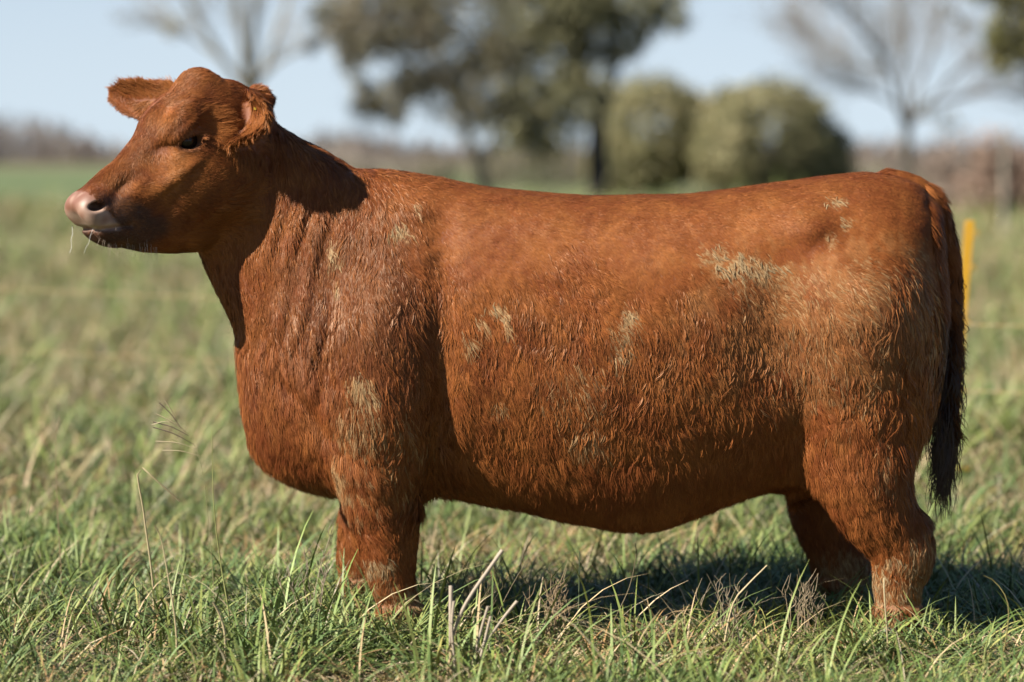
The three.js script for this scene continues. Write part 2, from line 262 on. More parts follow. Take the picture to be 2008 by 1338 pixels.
// ---------------------------------------------------------------- fence
{
  const fenceRight = 8.7, p = thing('fence_post', groundX(1858, fenceRight), 0, D - fenceRight), lean = 0.085, yellow = new THREE.MeshStandardMaterial({ color: new THREE.Color().setRGB(0.40, 0.215, 0.012), roughness: 0.45 });
  tag(p, 'yellow plastic step-in fence post behind the cow\'s tail', 'fence post');
  const H = 0.93, shaft = new THREE.Shape(); // T-section shaft
  for (const [i, [x, y]] of [[-0.014, -0.005], [0.014, -0.005], [0.014, 0.004], [0.005, 0.004], [0.005, 0.014], [-0.005, 0.014], [-0.005, 0.004], [-0.014, 0.004]].entries()) i ? shaft.lineTo(x, y) : shaft.moveTo(x, y);
  const g = new THREE.ExtrudeGeometry(shaft, { depth: H - 0.02, bevelEnabled: true, bevelSize: 0.0015, bevelThickness: 0.008, bevelSegments: 2 }).rotateX(-Math.PI / 2);
  const tilt = (o) => { o.rotation.z = -lean; return o; };
  tilt(part('shaft', g, yellow, p));
  for (const h of [0.32, 0.555, 0.75, 0.87]) { const clip = tilt(part('wire_clip', new THREE.TorusGeometry(0.011, 0.0035, 8, 14, 4.6), yellow, p)); clip.position.set(Math.sin(lean) * h + 0.022, Math.cos(lean) * h, 0.004); }
  tilt(part('step', new THREE.BoxGeometry(0.09, 0.012, 0.012).translate(0.03, 0.06, 0), yellow, p));
  const wireMat = new THREE.MeshStandardMaterial({ vertexColors: true, roughness: 0.6 });
  for (const [label, rows, hRight, hLeft] of [['upper twisted yellow electric fence wire strung behind the cow', 0, 0.555, 0.555], ['lower twisted orange electric fence wire strung behind the cow', 1, 0.325, 0.285]]) {
    const dl = 11.0, a = new THREE.Vector3(groundX(0, dl), hLeft, D - dl), b = new THREE.Vector3(groundX(1858, fenceRight) + Math.sin(lean) * hRight + 0.022, hRight, D - fenceRight + 0.004), dir = b.clone().sub(a), pts = [];
    for (let i = 0; i <= 60; i++) { const t = -0.6 + 2.0 * i / 60, q = a.clone().addScaledVector(dir, t); if (t > 0 && t < 1) q.y -= 0.03 * t * (1 - t) ; pts.push(q); }
    const strands = [0, 1, 2].map((s) => {
      const n = 900, c = new THREE.CatmullRomCurve3(pts), position = [], color = [], index = [], tone = [[0.26, 0.2, 0.06], [0.24, 0.12, 0.05], [0.28, 0.24, 0.16]][(s + rows) % 3];
      for (let i = 0; i <= n; i++) { const q = c.getPoint(i / n), ang = i * 0.9 + s * 2.094, y = q.y + 0.0013 * Math.sin(ang), z = q.z + 0.0013 * Math.cos(ang); for (let k = 0; k < 4; k++) { position.push(q.x, y + 0.0011 * Math.sin(k * 1.571), z + 0.0011 * Math.cos(k * 1.571)); color.push(...tone); } if (i) for (let k = 0; k < 4; k++) { const e = (i - 1) * 4 + k, f = (i - 1) * 4 + (k + 1) % 4; index.push(e, f, f + 4, e, f + 4, e + 4); } }
      return geometryOf(position, index, null, color);
    });
    const w = part(numbered('fence_wire'), mergeGeometries(strands), wireMat, scene);
    tag(w, label, 'wire');
  }
  const q = thing('wooden_post', groundX(1970, 36), 0, D - 36);
  tag(q, 'grey weathered wooden fence post standing before the rusty bush', 'fence post');
  const post = new THREE.CylinderGeometry(0.036, 0.042, 1.5, 10, 6), pp = post.attributes.position;
  for (let i = 0; i < pp.count; i++) pp.setX(i, pp.getX(i) + 0.01 * noise2(pp.getY(i) * 3, pp.getZ(i) * 9));
  post.computeVertexNormals();
  part('shaft', post, bark(158, 152, 140), q).position.y = 0.74;
  part('cap', new THREE.CylinderGeometry(0.028, 0.035, 0.02, 10), bark(140, 134, 122), q).position.y = 1.5;
}

// ---------------------------------------------------------------- the cow: one implicit surface, then one mesh
// trunk: the side outline is blown up (Poisson) so that its thickness follows the outline, times a width field
const trunkOutline = [[440, 195], [480, 208], [520, 230], [560, 256], [620, 288], [660, 312], [695, 331], [730, 333], [790, 337], [850, 347], [930, 362], [1000, 372], [1080, 379], [1180, 383], [1280, 382], [1380, 378], [1450, 368], [1540, 355], [1620, 345], [1700, 339], [1750, 344], [1795, 362], [1822, 395], [1836, 440], [1842, 500], [1842, 580], [1836, 660], [1822, 740], [1800, 810], [1750, 870], [1680, 905], [1610, 922], [1555, 932], [1500, 950], [1400, 985], [1330, 1014], [1280, 1028], [1200, 1027], [1120, 1012], [1040, 995], [960, 978], [900, 968], [850, 962], [780, 962], [710, 966], [650, 962], [595, 950], [548, 926], [516, 900], [496, 868], [486, 820], [478, 760], [471, 700], [462, 645], [436, 590], [402, 515], [396, 450], [405, 330]];
const field = (() => {
  const cell = 0.006, x0 = (340 - 1004) * S, y0 = (1240 - 1120) * S, nx = Math.ceil((1920 - 340) * S / cell), ny = Math.ceil((1120 - 130) * S / cell);
  const curve = new THREE.CatmullRomCurve3(trunkOutline.map(([x, y]) => at(x, y)), true, 'centripetal').getPoints(260);
  const dist = new Float32Array(nx * ny), phi = new Float32Array(nx * ny), K = new Float32Array(nx * ny);
  const width = [[430, 300, 0.46], [470, 480, 0.42], [540, 330, 0.50], [560, 560, 0.56], [500, 820, 0.74], [600, 900, 0.7], [650, 420, 0.62], [680, 650, 0.78], [760, 500, 0.74], [760, 800, 0.8], [860, 420, 0.74], [900, 680, 0.8], [1050, 500, 0.84], [1150, 760, 0.88], [1380, 650, 0.88], [1480, 480, 0.86], [1600, 600, 0.88], [1740, 500, 0.86], [1760, 720, 0.86], [1620, 830, 0.78], [1480, 860, 0.87]];
  for (let j = 0; j < ny; j++) for (let i = 0; i < nx; i++) {
    const x = x0 + i * cell, y = y0 + j * cell;
    let best = 1e9, inside = false;
    for (let k = 0; k < curve.length - 1; k++) {
      const a = curve[k], b = curve[k + 1], ex = b.x - a.x, ey = b.y - a.y, t = clamp(((x - a.x) * ex + (y - a.y) * ey) / (ex * ex + ey * ey + 1e-12));
      const dx = x - a.x - t * ex, dy = y - a.y - t * ey, d2 = dx * dx + dy * dy;
      if (d2 < best) best = d2;
      if ((a.y > y) !== (b.y > y) && x < (b.x - a.x) * (y - a.y) / (b.y - a.y) + a.x) inside = !inside;
    }
    dist[j * nx + i] = inside ? Math.sqrt(best) : -Math.sqrt(best);
    const px = x / S + 1004, py = 1240 - y / S;
    let w = 0, sum = 0;
    for (const [qx, qy, k] of width) { const g = Math.exp(-((px - qx) ** 2 + (py - qy) ** 2) / (2 * 120 * 120)) + 1e-6 / (((px - qx) ** 2 + (py - qy) ** 2) / 1e4 + 1); w += g; sum += g * k; }
    K[j * nx + i] = sum / w;
  }
  for (let n = 0; n < 420; n++) for (let j = 1; j < ny - 1; j++) for (let i = 1; i < nx - 1; i++) {
    const o = j * nx + i;
    if (dist[o] > 0) phi[o] += 1.88 * ((phi[o - 1] + phi[o + 1] + phi[o - nx] + phi[o + nx] + cell * cell) / 4 - phi[o]);
  }
  // near the outline phi is (slope there) x (exact distance), so that the edge is smooth
  const slope = new Float32Array(nx * ny), known = new Uint8Array(nx * ny);
  for (let o = 0; o < nx * ny; o++) if (dist[o] > cell * 1.6) { slope[o] = phi[o] / dist[o]; known[o] = 1; }
  for (let n = 0; n < 26; n++) {
    const add = [];
    for (let j = 1; j < ny - 1; j++) for (let i = 1; i < nx - 1; i++) {
      const o = j * nx + i;
      if (known[o]) continue;
      let s = 0, c = 0;
      for (const q of [o - 1, o + 1, o - nx, o + nx]) if (known[q]) { s += slope[q]; c++; }
      if (c) add.push([o, s / c]);
    }
    for (const [o, v] of add) { slope[o] = v; known[o] = 1; }
  }
  for (let o = 0; o < nx * ny; o++) {
    const f = (known[o] ? slope[o] : 0.2) * dist[o], t = smooth(0.012, 0.035, dist[o]);
    phi[o] = dist[o] > 0 ? lerp(f, phi[o], t) : f;
  }
  const look = (a, x, y) => {
    const u = clamp((x - x0) / cell, 0, nx - 1.001), v = clamp((y - y0) / cell, 0, ny - 1.001), i = u | 0, j = v | 0, s = u - i, t = v - j, o = j * nx + i;
    return (a[o] * (1 - s) + a[o + 1] * s) * (1 - t) + (a[o + nx] * (1 - s) + a[o + nx + 1] * s) * t;
  };
  const outside = (x, y) => Math.hypot(Math.max(0, x0 - x, x - x0 - nx * cell), Math.max(0, y0 - y, y - y0 - ny * cell));
  return { phi: (x, y) => look(phi, x, y), K: (x, y) => look(K, x, y), dist: (x, y) => look(dist, x, y), outside };
})();
const Q = 0.68, FLAT = 0.38 ** (1 - Q);
function trunk(x, y, z) {
  const far = field.outside(x, y);
  if (far > 0.05) return far;
  const away = field.dist(x, y);
  if (away < -0.11) return -away;
  const e = 0.006, p = field.phi(x, y), gx = (field.phi(x + e, y) - field.phi(x - e, y)) / (2 * e), gy = (field.phi(x, y + e) - field.phi(x, y - e)) / (2 * e);
  const k = field.K(x, y) * FLAT, u = Math.abs(z) / k, F = u ** (2 / Q) - 2 * p, fz = (2 / Q) * u ** (2 / Q - 1) / k;
  return Math.max(F / Math.max(0.1, Math.sqrt(fz * fz + 4 * (gx * gx + gy * gy))), -away);
}

// legs, thighs, shoulders: chains of tapered capsules [px, py, z, radius in px], flattened sideways by 'thin'
const chains = [];
function chain(points, thin = 1, blend = 0.05) {
  const track = new THREE.CatmullRomCurve3(points.map(([px, py, z]) => at(px, py, z)), false, 'centripetal'), radius = table(points.map((_, i) => i), points.map(([, , z, r]) => r * S * (D - z) / D)), joints = [];
  for (let i = 0, n = (points.length - 1) * 3; i <= n; i++) joints.push({ p: track.getPoint(i / n), r: radius(i / 3) });
  const box = new THREE.Box3();
  for (const j of joints) { box.expandByPoint(j.p.clone().addScalar(j.r)); box.expandByPoint(j.p.clone().addScalar(-j.r)); }
  chains.push({ joints, thin, blend, box: box.expandByScalar(0.08) });
}
// near fore leg, far fore leg
chain([[735, 700, 0.17, 120], [745, 800, 0.20, 108], [752, 880, 0.20, 90], [752, 960, 0.19, 74], [757, 1030, 0.185, 62], [762, 1085, 0.185, 55], [770, 1140, 0.185, 45], [785, 1190, 0.185, 39], [795, 1222, 0.185, 42], [795, 1250, 0.185, 46]], 0.8, 0.09);
chain([[745, 700, -0.17, 120], [745, 800, -0.20, 108], [748, 880, -0.20, 86], [734, 960, -0.19, 62], [722, 1030, -0.185, 54], [714, 1090, -0.185, 52], [710, 1140, -0.185, 42], [708, 1180, -0.185, 40], [705, 1208, -0.185, 44]], 0.8, 0.09);
// near hind leg, far hind leg
chain([[1660, 640, 0.13, 160], [1680, 760, 0.15, 140], [1688, 850, 0.18, 112], [1692, 920, 0.19, 94], [1715, 985, 0.19, 78], [1752, 1050, 0.19, 62], [1765, 1090, 0.19, 56], [1762, 1140, 0.19, 48], [1762, 1190, 0.19, 43], [1765, 1230, 0.19, 46], [1758, 1262, 0.19, 50]], 0.85, 0.09);
chain([[1640, 640, -0.13, 160], [1640, 760, -0.15, 138], [1616, 860, -0.18, 96], [1610, 930, -0.19, 66], [1612, 1000, -0.19, 58], [1632, 1060, -0.19, 56], [1642, 1100, -0.19, 54], [1640, 1150, -0.19, 44], [1640, 1185, -0.19, 46], [1636, 1208, -0.19, 48]], 0.85, 0.09);
chain([[1800, 1030, 0.19, 16], [1802, 1066, 0.19, 24], [1800, 1110, 0.19, 16]], 1, 0.04);       // point of the near hock
chain([[1672, 1080, -0.19, 12], [1676, 1110, -0.19, 20], [1674, 1150, -0.19, 12]], 1, 0.04);
chain([[1556, 925, 0.03, 20], [1558, 950, 0.03, 9], [1559, 974, 0.03, 6]], 1, 0.02);             // a teat
chain([[1545, 900, 0, 60], [1590, 905, 0, 60]], 1.2, 0.05);
// tail: dock and the bone of the tail, down to the switch
chain([[1742, 352, 0, 22], [1790, 366, 0, 24], [1826, 398, 0, 24], [1848, 450, 0.0, 20], [1860, 520, 0.0, 18], [1866, 600, 0.0, 16], [1866, 680, 0, 14], [1862, 760, 0, 11], [1858, 830, 0, 6]], 1, 0.012);
function limbs(x, y, z, d) {
  for (const c of chains) {
    const b = c.box;
    if (x < b.min.x || x > b.max.x || y < b.min.y || y > b.max.y || z < b.min.z || z > b.max.z) {
      const o = Math.hypot(Math.max(0, b.min.x - x, x - b.max.x), Math.max(0, b.min.y - y, y - b.max.y), Math.max(0, b.min.z - z, z - b.max.z)) + 0.07;
      if (o > d + c.blend) continue;
    }
    let best = 1e9;
    for (let i = 1; i < c.joints.length; i++) {
      const p = c.joints[i - 1].p, q = c.joints[i].p, ex = q.x - p.x, ey = q.y - p.y, ez = (q.z - p.z) / c.thin;
      const dx = x - p.x, dy = y - p.y, dz = (z - p.z) / c.thin, t = clamp((dx * ex + dy * ey + dz * ez) / (ex * ex + ey * ey + ez * ez));
      const v = Math.hypot(dx - t * ex, dy - t * ey, dz - t * ez) - lerp(c.joints[i - 1].r, c.joints[i].r, t);
      best = i === 1 ? v : Math.min(best, v);
    }
    d = smin(d, best * Math.min(1, c.thin), c.blend);
  }
  return d;
}

// head: local axes a (poll to muzzle), n (out of the forehead), l (towards the near ear); turned 30 degrees to the camera
const YAW = 30 * Math.PI / 180, PITCH = 44 * Math.PI / 180;
const POLL = at(400, 150, 0.075);
const fwd = new THREE.Vector3(-Math.cos(YAW), 0, Math.sin(YAW)), axisL = new THREE.Vector3(Math.sin(YAW), 0, Math.cos(YAW));
const axisA = fwd.clone().multiplyScalar(Math.cos(PITCH)).add(new THREE.Vector3(0, -Math.sin(PITCH), 0));
const axisN = fwd.clone().multiplyScalar(Math.sin(PITCH)).add(new THREE.Vector3(0, Math.cos(PITCH), 0));
const HS = 0.945;                  // size of the head against its stations
const headPoint = (a, n, l) => POLL.clone().addScaledVector(axisA, a * HS).addScaledVector(axisN, n * HS).addScaledVector(axisL, l * HS);
const toHead = (x, y, z) => { x = (x - POLL.x) / HS; y = (y - POLL.y) / HS; z = (z - POLL.z) / HS; return [x * axisA.x + y * axisA.y + z * axisA.z, x * axisN.x + y * axisN.y + z * axisN.z, x * axisL.x + y * axisL.y + z * axisL.z]; };
const stations = [-0.07, -0.03, 0.02, 0.06, 0.12, 0.18, 0.24, 0.30, 0.36, 0.42, 0.465, 0.50, 0.53];
const headTop = table(stations, [-0.11, -0.035, 0.012, 0.028, 0.040, 0.040, 0.022, 0.013, 0.015, 0.019, 0.018, -0.006, -0.03]);
const headLow = table(stations, [-0.17, -0.2, -0.24, -0.27, -0.295, -0.305, -0.305, -0.295, -0.265, -0.20, -0.137, -0.088, -0.055]);
const wTop = table(stations, [0.05, 0.07, 0.085, 0.094, 0.100, 0.094, 0.072, 0.055, 0.050, 0.054, 0.064, 0.058, 0.046]);
const wMid = table(stations, [0.06, 0.08, 0.100, 0.110, 0.116, 0.114, 0.101, 0.086, 0.074, 0.069, 0.068, 0.060, 0.048]);
const wLow = table(stations, [0.05, 0.06, 0.080, 0.092, 0.098, 0.098, 0.090, 0.078, 0.066, 0.060, 0.052, 0.044, 0.036]);
const EYE = [0.172, -0.059, 0.090];
const NOSTRIL = [0.444, -0.017, 0.052];
const ears = [1, -1].map((side) => {
  const root = side > 0 ? headPoint(0.004, -0.118, 0.080) : headPoint(0.03, -0.05, -0.08);
  const e = new THREE.Vector3().addScaledVector(axisL, side * 0.95).addScaledVector(new THREE.Vector3(0, 1, 0), side > 0 ? -0.10 : 0.06).addScaledVector(fwd, side > 0 ? 0.0 : 0.66).normalize();
  const up = side > 0 ? new THREE.Vector3(0.15, 1, 0.1) : new THREE.Vector3(0.1, 1, 0);
  const t = new THREE.Vector3().crossVectors(e, up).normalize().multiplyScalar(side);          // the inner face looks along t (forward)
  if (t.dot(fwd) < 0) t.negate();
  const w = new THREE.Vector3().crossVectors(t, e).normalize(); if (w.y < 0) w.negate();
  return { side, root, e, t, w, length: side > 0 ? 0.165 : 0.225, cup: side > 0 ? 0.75 : 0.34, wide: side > 0 ? 1.08 : 0.86 };
});
const earWidth = table([0, 0.15, 0.4, 0.65, 0.85, 1], [0.040, 0.056, 0.062, 0.056, 0.044, 0.022]);
function earDistance(ear, x, y, z) {
  const dx = x - ear.root.x, dy = y - ear.root.y, dz = z - ear.root.z, s = dx * ear.e.x + dy * ear.e.y + dz * ear.e.z;
  const q = dx * ear.w.x + dy * ear.w.y + dz * ear.w.z, u = s / ear.length, c = clamp(u, 0, 1), hw = earWidth(c) * ear.wide * (ear.side > 0 ? lerp(0.55, 1, smooth(0, 0.45, c)) : 1);
  const low = ear.side < 0 ? 0.022 * (1 - c) : 0.008;
  let t = dx * ear.t.x + dy * ear.t.y + dz * ear.t.z;
  t -= lerp(0.2, ear.cup, smooth(0.1, 0.6, c)) * q * q / 0.05 - 0.012 + 0.03 * c * c;                                              // a cup, its rims forward
  const over = Math.max(0, Math.abs(s - c * ear.length)), thick = lerp(0.016, 0.0085, c);
  const flat = Math.max(0, Math.abs(q + low) - hw + thick);
  return (Math.hypot(flat, t, over) - thick) * 0.75;
}
function head(x, y, z) {
  const [a, n, l] = toHead(x, y, z);
  if (a < -0.35 || a > 0.75 || n > 0.3 || n < -0.6 || Math.abs(l) > 0.42) return 0.15;
  const ac = clamp(a, -0.07, 0.53), top = headTop(ac), low = headLow(ac), hh = (top - low) / 2, v = (n - (top + low) / 2) / hh, vc = clamp(v, -1, 1);
  const w = vc > 0 ? lerp(wMid(ac), wTop(ac), vc ** 1.5) : lerp(wMid(ac), wLow(ac), (-vc) ** 1.5);
  const P = lerp(2.5, 2.9, smooth(0.3, 0, ac)), L = Math.abs(l);
  let d = ((Math.abs(v) ** P + (L / w) ** P) ** (1 / P) - 1) * Math.min(w, hh) * 0.9;
  const beyond = Math.max(a - 0.53, -0.07 - a);
  if (beyond > 0) d = Math.hypot(Math.max(d + 0.02, 0), beyond) - 0.02; 
  const ball = (ca, cn, cl, r) => Math.hypot(a - ca, n - cn, L - cl) - r;
  const egg = (ca, cn, cl, ra, rn, rl) => (Math.hypot((a - ca) / ra, (n - cn) / rn, (L - cl) / rl) - 1) * Math.min(ra, rn, rl);
  d = smin(d, egg(0.452, -0.108, 0.0, 0.030, 0.030, 0.042), 0.02);                                 // chin
  d = smax(d, a - 0.477, 0.016);
  d = smin(d, egg(0.150, -0.014, 0.084, 0.050, 0.024, 0.022), 0.03);                            // brow
  d = smin(d, egg(0.165, -0.175, 0.092, 0.095, 0.09, 0.036), 0.04);                               // cheek
  d = smin(d, egg(0.030, 0.002, 0.0, 0.038, 0.034, 0.045), 0.04);                                // poll
  d = smin(d, egg(0.446, -0.02, 0.047, 0.032, 0.030, 0.024), 0.03);                              // wing of the nose
  d = smin(d, egg(0.425, -0.085, 0.046, 0.05, 0.04, 0.026), 0.03);                                // lips
  d -= 0.0028 * Math.exp(-(((a - 0.29) * 0.9 + (n + 0.085) * 0.5) ** 2) / 0.0016 - ((n + 0.085 - (a - 0.29) * 0.2) ** 2) / 0.0004);   // crest of the cheek bone
  d += 0.006 * Math.exp(-((a - 0.11) ** 2) / 0.0009 - ((n + 0.075) ** 2) / 0.0009);              // hollow behind the eye
  const blob = (ca, cn, wa, wn) => Math.exp(-(((a - ca) / wa) ** 2) - ((n - cn) / wn) ** 2);
  d -= 0.0045 * blob(0.245 + 0.5 * (n + 0.1), -0.098, 0.06, 0.014) * smooth(0.02, 0.05, L);          // facial crest
  d += 0.005 * blob(0.325, -0.135, 0.035, 0.035) * smooth(0.02, 0.05, L);                            // hollow before the cheek
  d += 0.006 * blob(0.235, -0.035, 0.03, 0.022) * smooth(0.03, 0.06, L);                             // hollow before the eye
  d += 0.005 * blob(0.36, -0.035, 0.05, 0.016) * smooth(0.02, 0.045, L);                             // groove along the nose
  d -= 0.009 * blob(0.17, -0.2, 0.06, 0.06) * smooth(0.04, 0.08, L);                                 // jaw muscle
  d = smin(d, egg(0.158, -0.027, 0.098, 0.034, 0.011, 0.014), 0.012);                                // fold of the upper lid
  d = smin(d, ball(EYE[0], EYE[1], EYE[2] - 0.005, 0.0325), 0.014);                              // lids
  const ea = a - EYE[0], en = n - EYE[1], ca = ea * 0.877 + en * 0.481, cn = -ea * 0.481 + en * 0.877;  // slit lies level in the photograph
  d = smax(d, -(Math.hypot(ca / 0.0285, cn / 0.0195, (L - EYE[2] - 0.017) / 0.033) - 1) * 0.0195, 0.004);
  if (a > 0.36) {
    const na = a - NOSTRIL[0], nn = n - NOSTRIL[1];
    d = smax(d, -(Math.hypot((na * 0.877 + nn * 0.481 - 6 * (-na * 0.481 + nn * 0.877) ** 2) / 0.021, (-na * 0.481 + nn * 0.877) / 0.0115, (L - NOSTRIL[2] - 0.012) / 0.042) - 1) * 0.0125, 0.008);
    const ma = 0.53, mn = -0.022, mb = 0.415, mm = -0.110, t = clamp(((a - ma) * (mb - ma) + (n - mn) * (mm - mn)) / ((mb - ma) ** 2 + (mm - mn) ** 2));
    d += 0.0065 * Math.exp(-((a - ma - t * (mb - ma)) ** 2 + (n - mn - t * (mm - mn)) ** 2) / 0.00003);   // mouth
  }
  return d * HS;
}
function cowDistance(x, y, z) {
  let d = trunk(x, y, z);
  d = limbs(x, y, z, d);
  if (x < -0.4) {
    let h = head(x, y, z);
    for (const ear of ears) { const e = earDistance(ear, x, y, z); if (e < 0.15) h = smin(h, e, 0.025); }
    d = smin(d, h, 0.045);
  }
  // folds of the neck and muscle under the hide
  if (d > -0.05 && d < 0.05) {
    const px = x / S + 1004, py = 1240 - y / S;
    const neck = smooth(500, 540, px) * smooth(760, 620, px) * smooth(260, 330, py) * smooth(820, 600, py);
    if (neck > 0) d += neck * (0.0026 + 0.0026 * noise3(x * 5, y * 5, 7)) * Math.sin((px + (py - 400) * 0.22) / 7.5 + 1.6 * noise3(x * 6, y * 4, 1)) * smooth(0, 0.1, Math.abs(z));
    const elbow = Math.exp(-(((px - 850 - (900 - py) * 0.08) / 26) ** 2)) * smooth(660, 840, py) * smooth(980, 940, py) * smooth(0.1, 0.2, Math.abs(z));
    d += 0.030 * elbow;
    const jowl = Math.exp(-(((px - 640 - (py - 800) * 0.9) / 30) ** 2)) * smooth(680, 760, py) * smooth(900, 850, py) * smooth(0.05, 0.12, Math.abs(z));
    d += 0.010 * jowl;
    const side = smooth(0.08, 0.2, Math.abs(z)), g2 = (cx, cy, w, h) => Math.exp(-(((px - cx) / w) ** 2) - ((py - cy) / h) ** 2);
    d += side * (0.020 * g2(655, 640, 26, 150) + 0.018 * g2(872, 640, 30, 190) + 0.020 * g2(1490, 640, 70, 110) - 0.016 * g2(1565, 440, 46, 30) - 0.018 * g2(760, 600, 60, 150) - 0.018 * g2(1680, 620, 90, 120) + 0.015 * g2(1545, 820, 30, 80) - 0.008 * g2(820, 400, 60, 40) + 0.007 * g2(1800, 640, 22, 120));
    d += 0.0018 * noise3(x * 7, y * 7, z * 7) + 0.0005 * noise3(x * 22, y * 22, z * 22) * smooth(-0.4, -0.3, x);
  }
  return d;
}

// surface nets on a grid that is finer about the head
function surfaceNets(f, xs, ys, zs) {
  const nx = xs.length, ny = ys.length, nz = zs.length, val = new Float32Array(nx * ny * nz).fill(1e3), id = (i, j, k) => (k * ny + j) * nx + i, B = 8;
  for (let k = 0; k < nz; k += B) for (let j = 0; j < ny; j += B) for (let i = 0; i < nx; i += B) {
    const i1 = Math.min(i + B, nx), j1 = Math.min(j + B, ny), k1 = Math.min(k + B, nz);
    const cx = (xs[i] + xs[i1 - 1]) / 2, cy = (ys[j] + ys[j1 - 1]) / 2, cz = (zs[k] + zs[k1 - 1]) / 2, rad = Math.hypot(xs[i1 - 1] - xs[i], ys[j1 - 1] - ys[j], zs[k1 - 1] - zs[k]) / 2;
    const c = f(cx, cy, cz);
    if (Math.abs(c) > rad * 1.8 + 0.02) { if (c < 0) for (let w = k; w < k1; w++) for (let v = j; v < j1; v++) for (let u = i; u < i1; u++) val[id(u, v, w)] = -1e3; continue; }
    for (let w = k; w < k1; w++) for (let v = j; v < j1; v++) for (let u = i; u < i1; u++) val[id(u, v, w)] = f(xs[u], ys[v], zs[w]);
  }
  const vert = new Int32Array(nx * ny * nz).fill(-1), pos = [], index = [];
  const corner = [[0, 0, 0], [1, 0, 0], [0, 1, 0], [1, 1, 0], [0, 0, 1], [1, 0, 1], [0, 1, 1], [1, 1, 1]], edges = [[0, 1], [2, 3], [4, 5], [6, 7], [0, 2], [1, 3], [4, 6], [5, 7], [0, 4], [1, 5], [2, 6], [3, 7]];
  const cv = new Float32Array(8);
  for (let k = 0; k < nz - 1; k++) for (let j = 0; j < ny - 1; j++) for (let i = 0; i < nx - 1; i++) {
    let m = 0;
    for (let c = 0; c < 8; c++) { const q = corner[c]; cv[c] = val[id(i + q[0], j + q[1], k + q[2])]; if (cv[c] < 0) m |= 1 << c; }
    if (m === 0 || m === 255) continue;
    let sx = 0, sy = 0, sz = 0, n = 0;
    for (const [a, b] of edges) if (((m >> a) & 1) !== ((m >> b) & 1)) {
      const t = clamp(cv[a] / (cv[a] - cv[b])), p = corner[a], q = corner[b];
      sx += lerp(xs[i + p[0]], xs[i + q[0]], t); sy += lerp(ys[j + p[1]], ys[j + q[1]], t); sz += lerp(zs[k + p[2]], zs[k + q[2]], t); n++;
    }
    vert[id(i, j, k)] = pos.length / 3; pos.push(sx / n, sy / n, sz / n);
  }
  const quad = (a, b, c, d, flip) => { if (a < 0 || b < 0 || c < 0 || d < 0) return; if (flip) index.push(a, c, b, a, d, c); else index.push(a, b, c, a, c, d); };
  for (let k = 1; k < nz - 1; k++) for (let j = 1; j < ny - 1; j++) for (let i = 1; i < nx - 1; i++) {
    const v = val[id(i, j, k)] < 0;
    if (v !== val[id(i + 1, j, k)] < 0) quad(vert[id(i, j - 1, k - 1)], vert[id(i, j, k - 1)], vert[id(i, j, k)], vert[id(i, j - 1, k)], !v);
    if (v !== val[id(i, j + 1, k)] < 0) quad(vert[id(i - 1, j, k - 1)], vert[id(i - 1, j, k)], vert[id(i, j, k)], vert[id(i, j, k - 1)], !v);
    if (v !== val[id(i, j, k + 1)] < 0) quad(vert[id(i - 1, j - 1, k)], vert[id(i, j - 1, k)], vert[id(i, j, k)], vert[id(i - 1, j, k)], !v);
  }
  return { pos: new Float32Array(pos), index };
}
const steps = (spans) => { const out = [spans[0][0]]; for (const [a, b, h] of spans) { const n = Math.max(1, Math.round((b - a) / h)); for (let i = 1; i <= n; i++) out.push(a + (b - a) * i / n); } return out; };
const skin = surfaceNets(cowDistance,
  steps([[-1.12, -0.56, 0.0036], [-0.56, -0.4, 0.007], [-0.4, 1.1, 0.010]]),
  steps([[-0.04, 0.80, 0.009], [0.80, 0.86, 0.006], [0.86, 1.40, 0.0038]]),
  steps([[-0.46, -0.14, 0.009], [-0.14, 0.34, 0.0048], [0.34, 0.46, 0.009]]));
const gradient = (x, y, z, out = new THREE.Vector3(), e = 0.004) => out.set(cowDistance(x + e, y, z) - cowDistance(x - e, y, z), cowDistance(x, y + e, z) - cowDistance(x, y - e, z), cowDistance(x, y, z + e) - cowDistance(x, y, z - e)).normalize();
console.log('skin triangles', skin.index.length / 3);

// ---------------------------------------------------------------- coat: colour, mud, lie of the hair
const seen = (p) => { const k = S * (D - p.z) / D; return [p.x / k + 1004, HORIZON - (p.y - CAM_Y) / k]; };   // the photo pixel a point of the near side falls on
const COAT = sunlit(154, 87, 45), COAT_RED = sunlit(140, 74, 40), COAT_DEEP = sunlit(132, 66, 36), COAT_DARK = sunlit(116, 67, 43), COAT_GOLD = sunlit(198, 126, 66);
const MUD = sunlit(208, 174, 128), DUST = sunlit(178, 134, 92), NOSE = sunlit(208, 174, 154), NOSE_DARK = sunlit(88, 68, 62), SWITCH = sunlit(76, 50, 38);
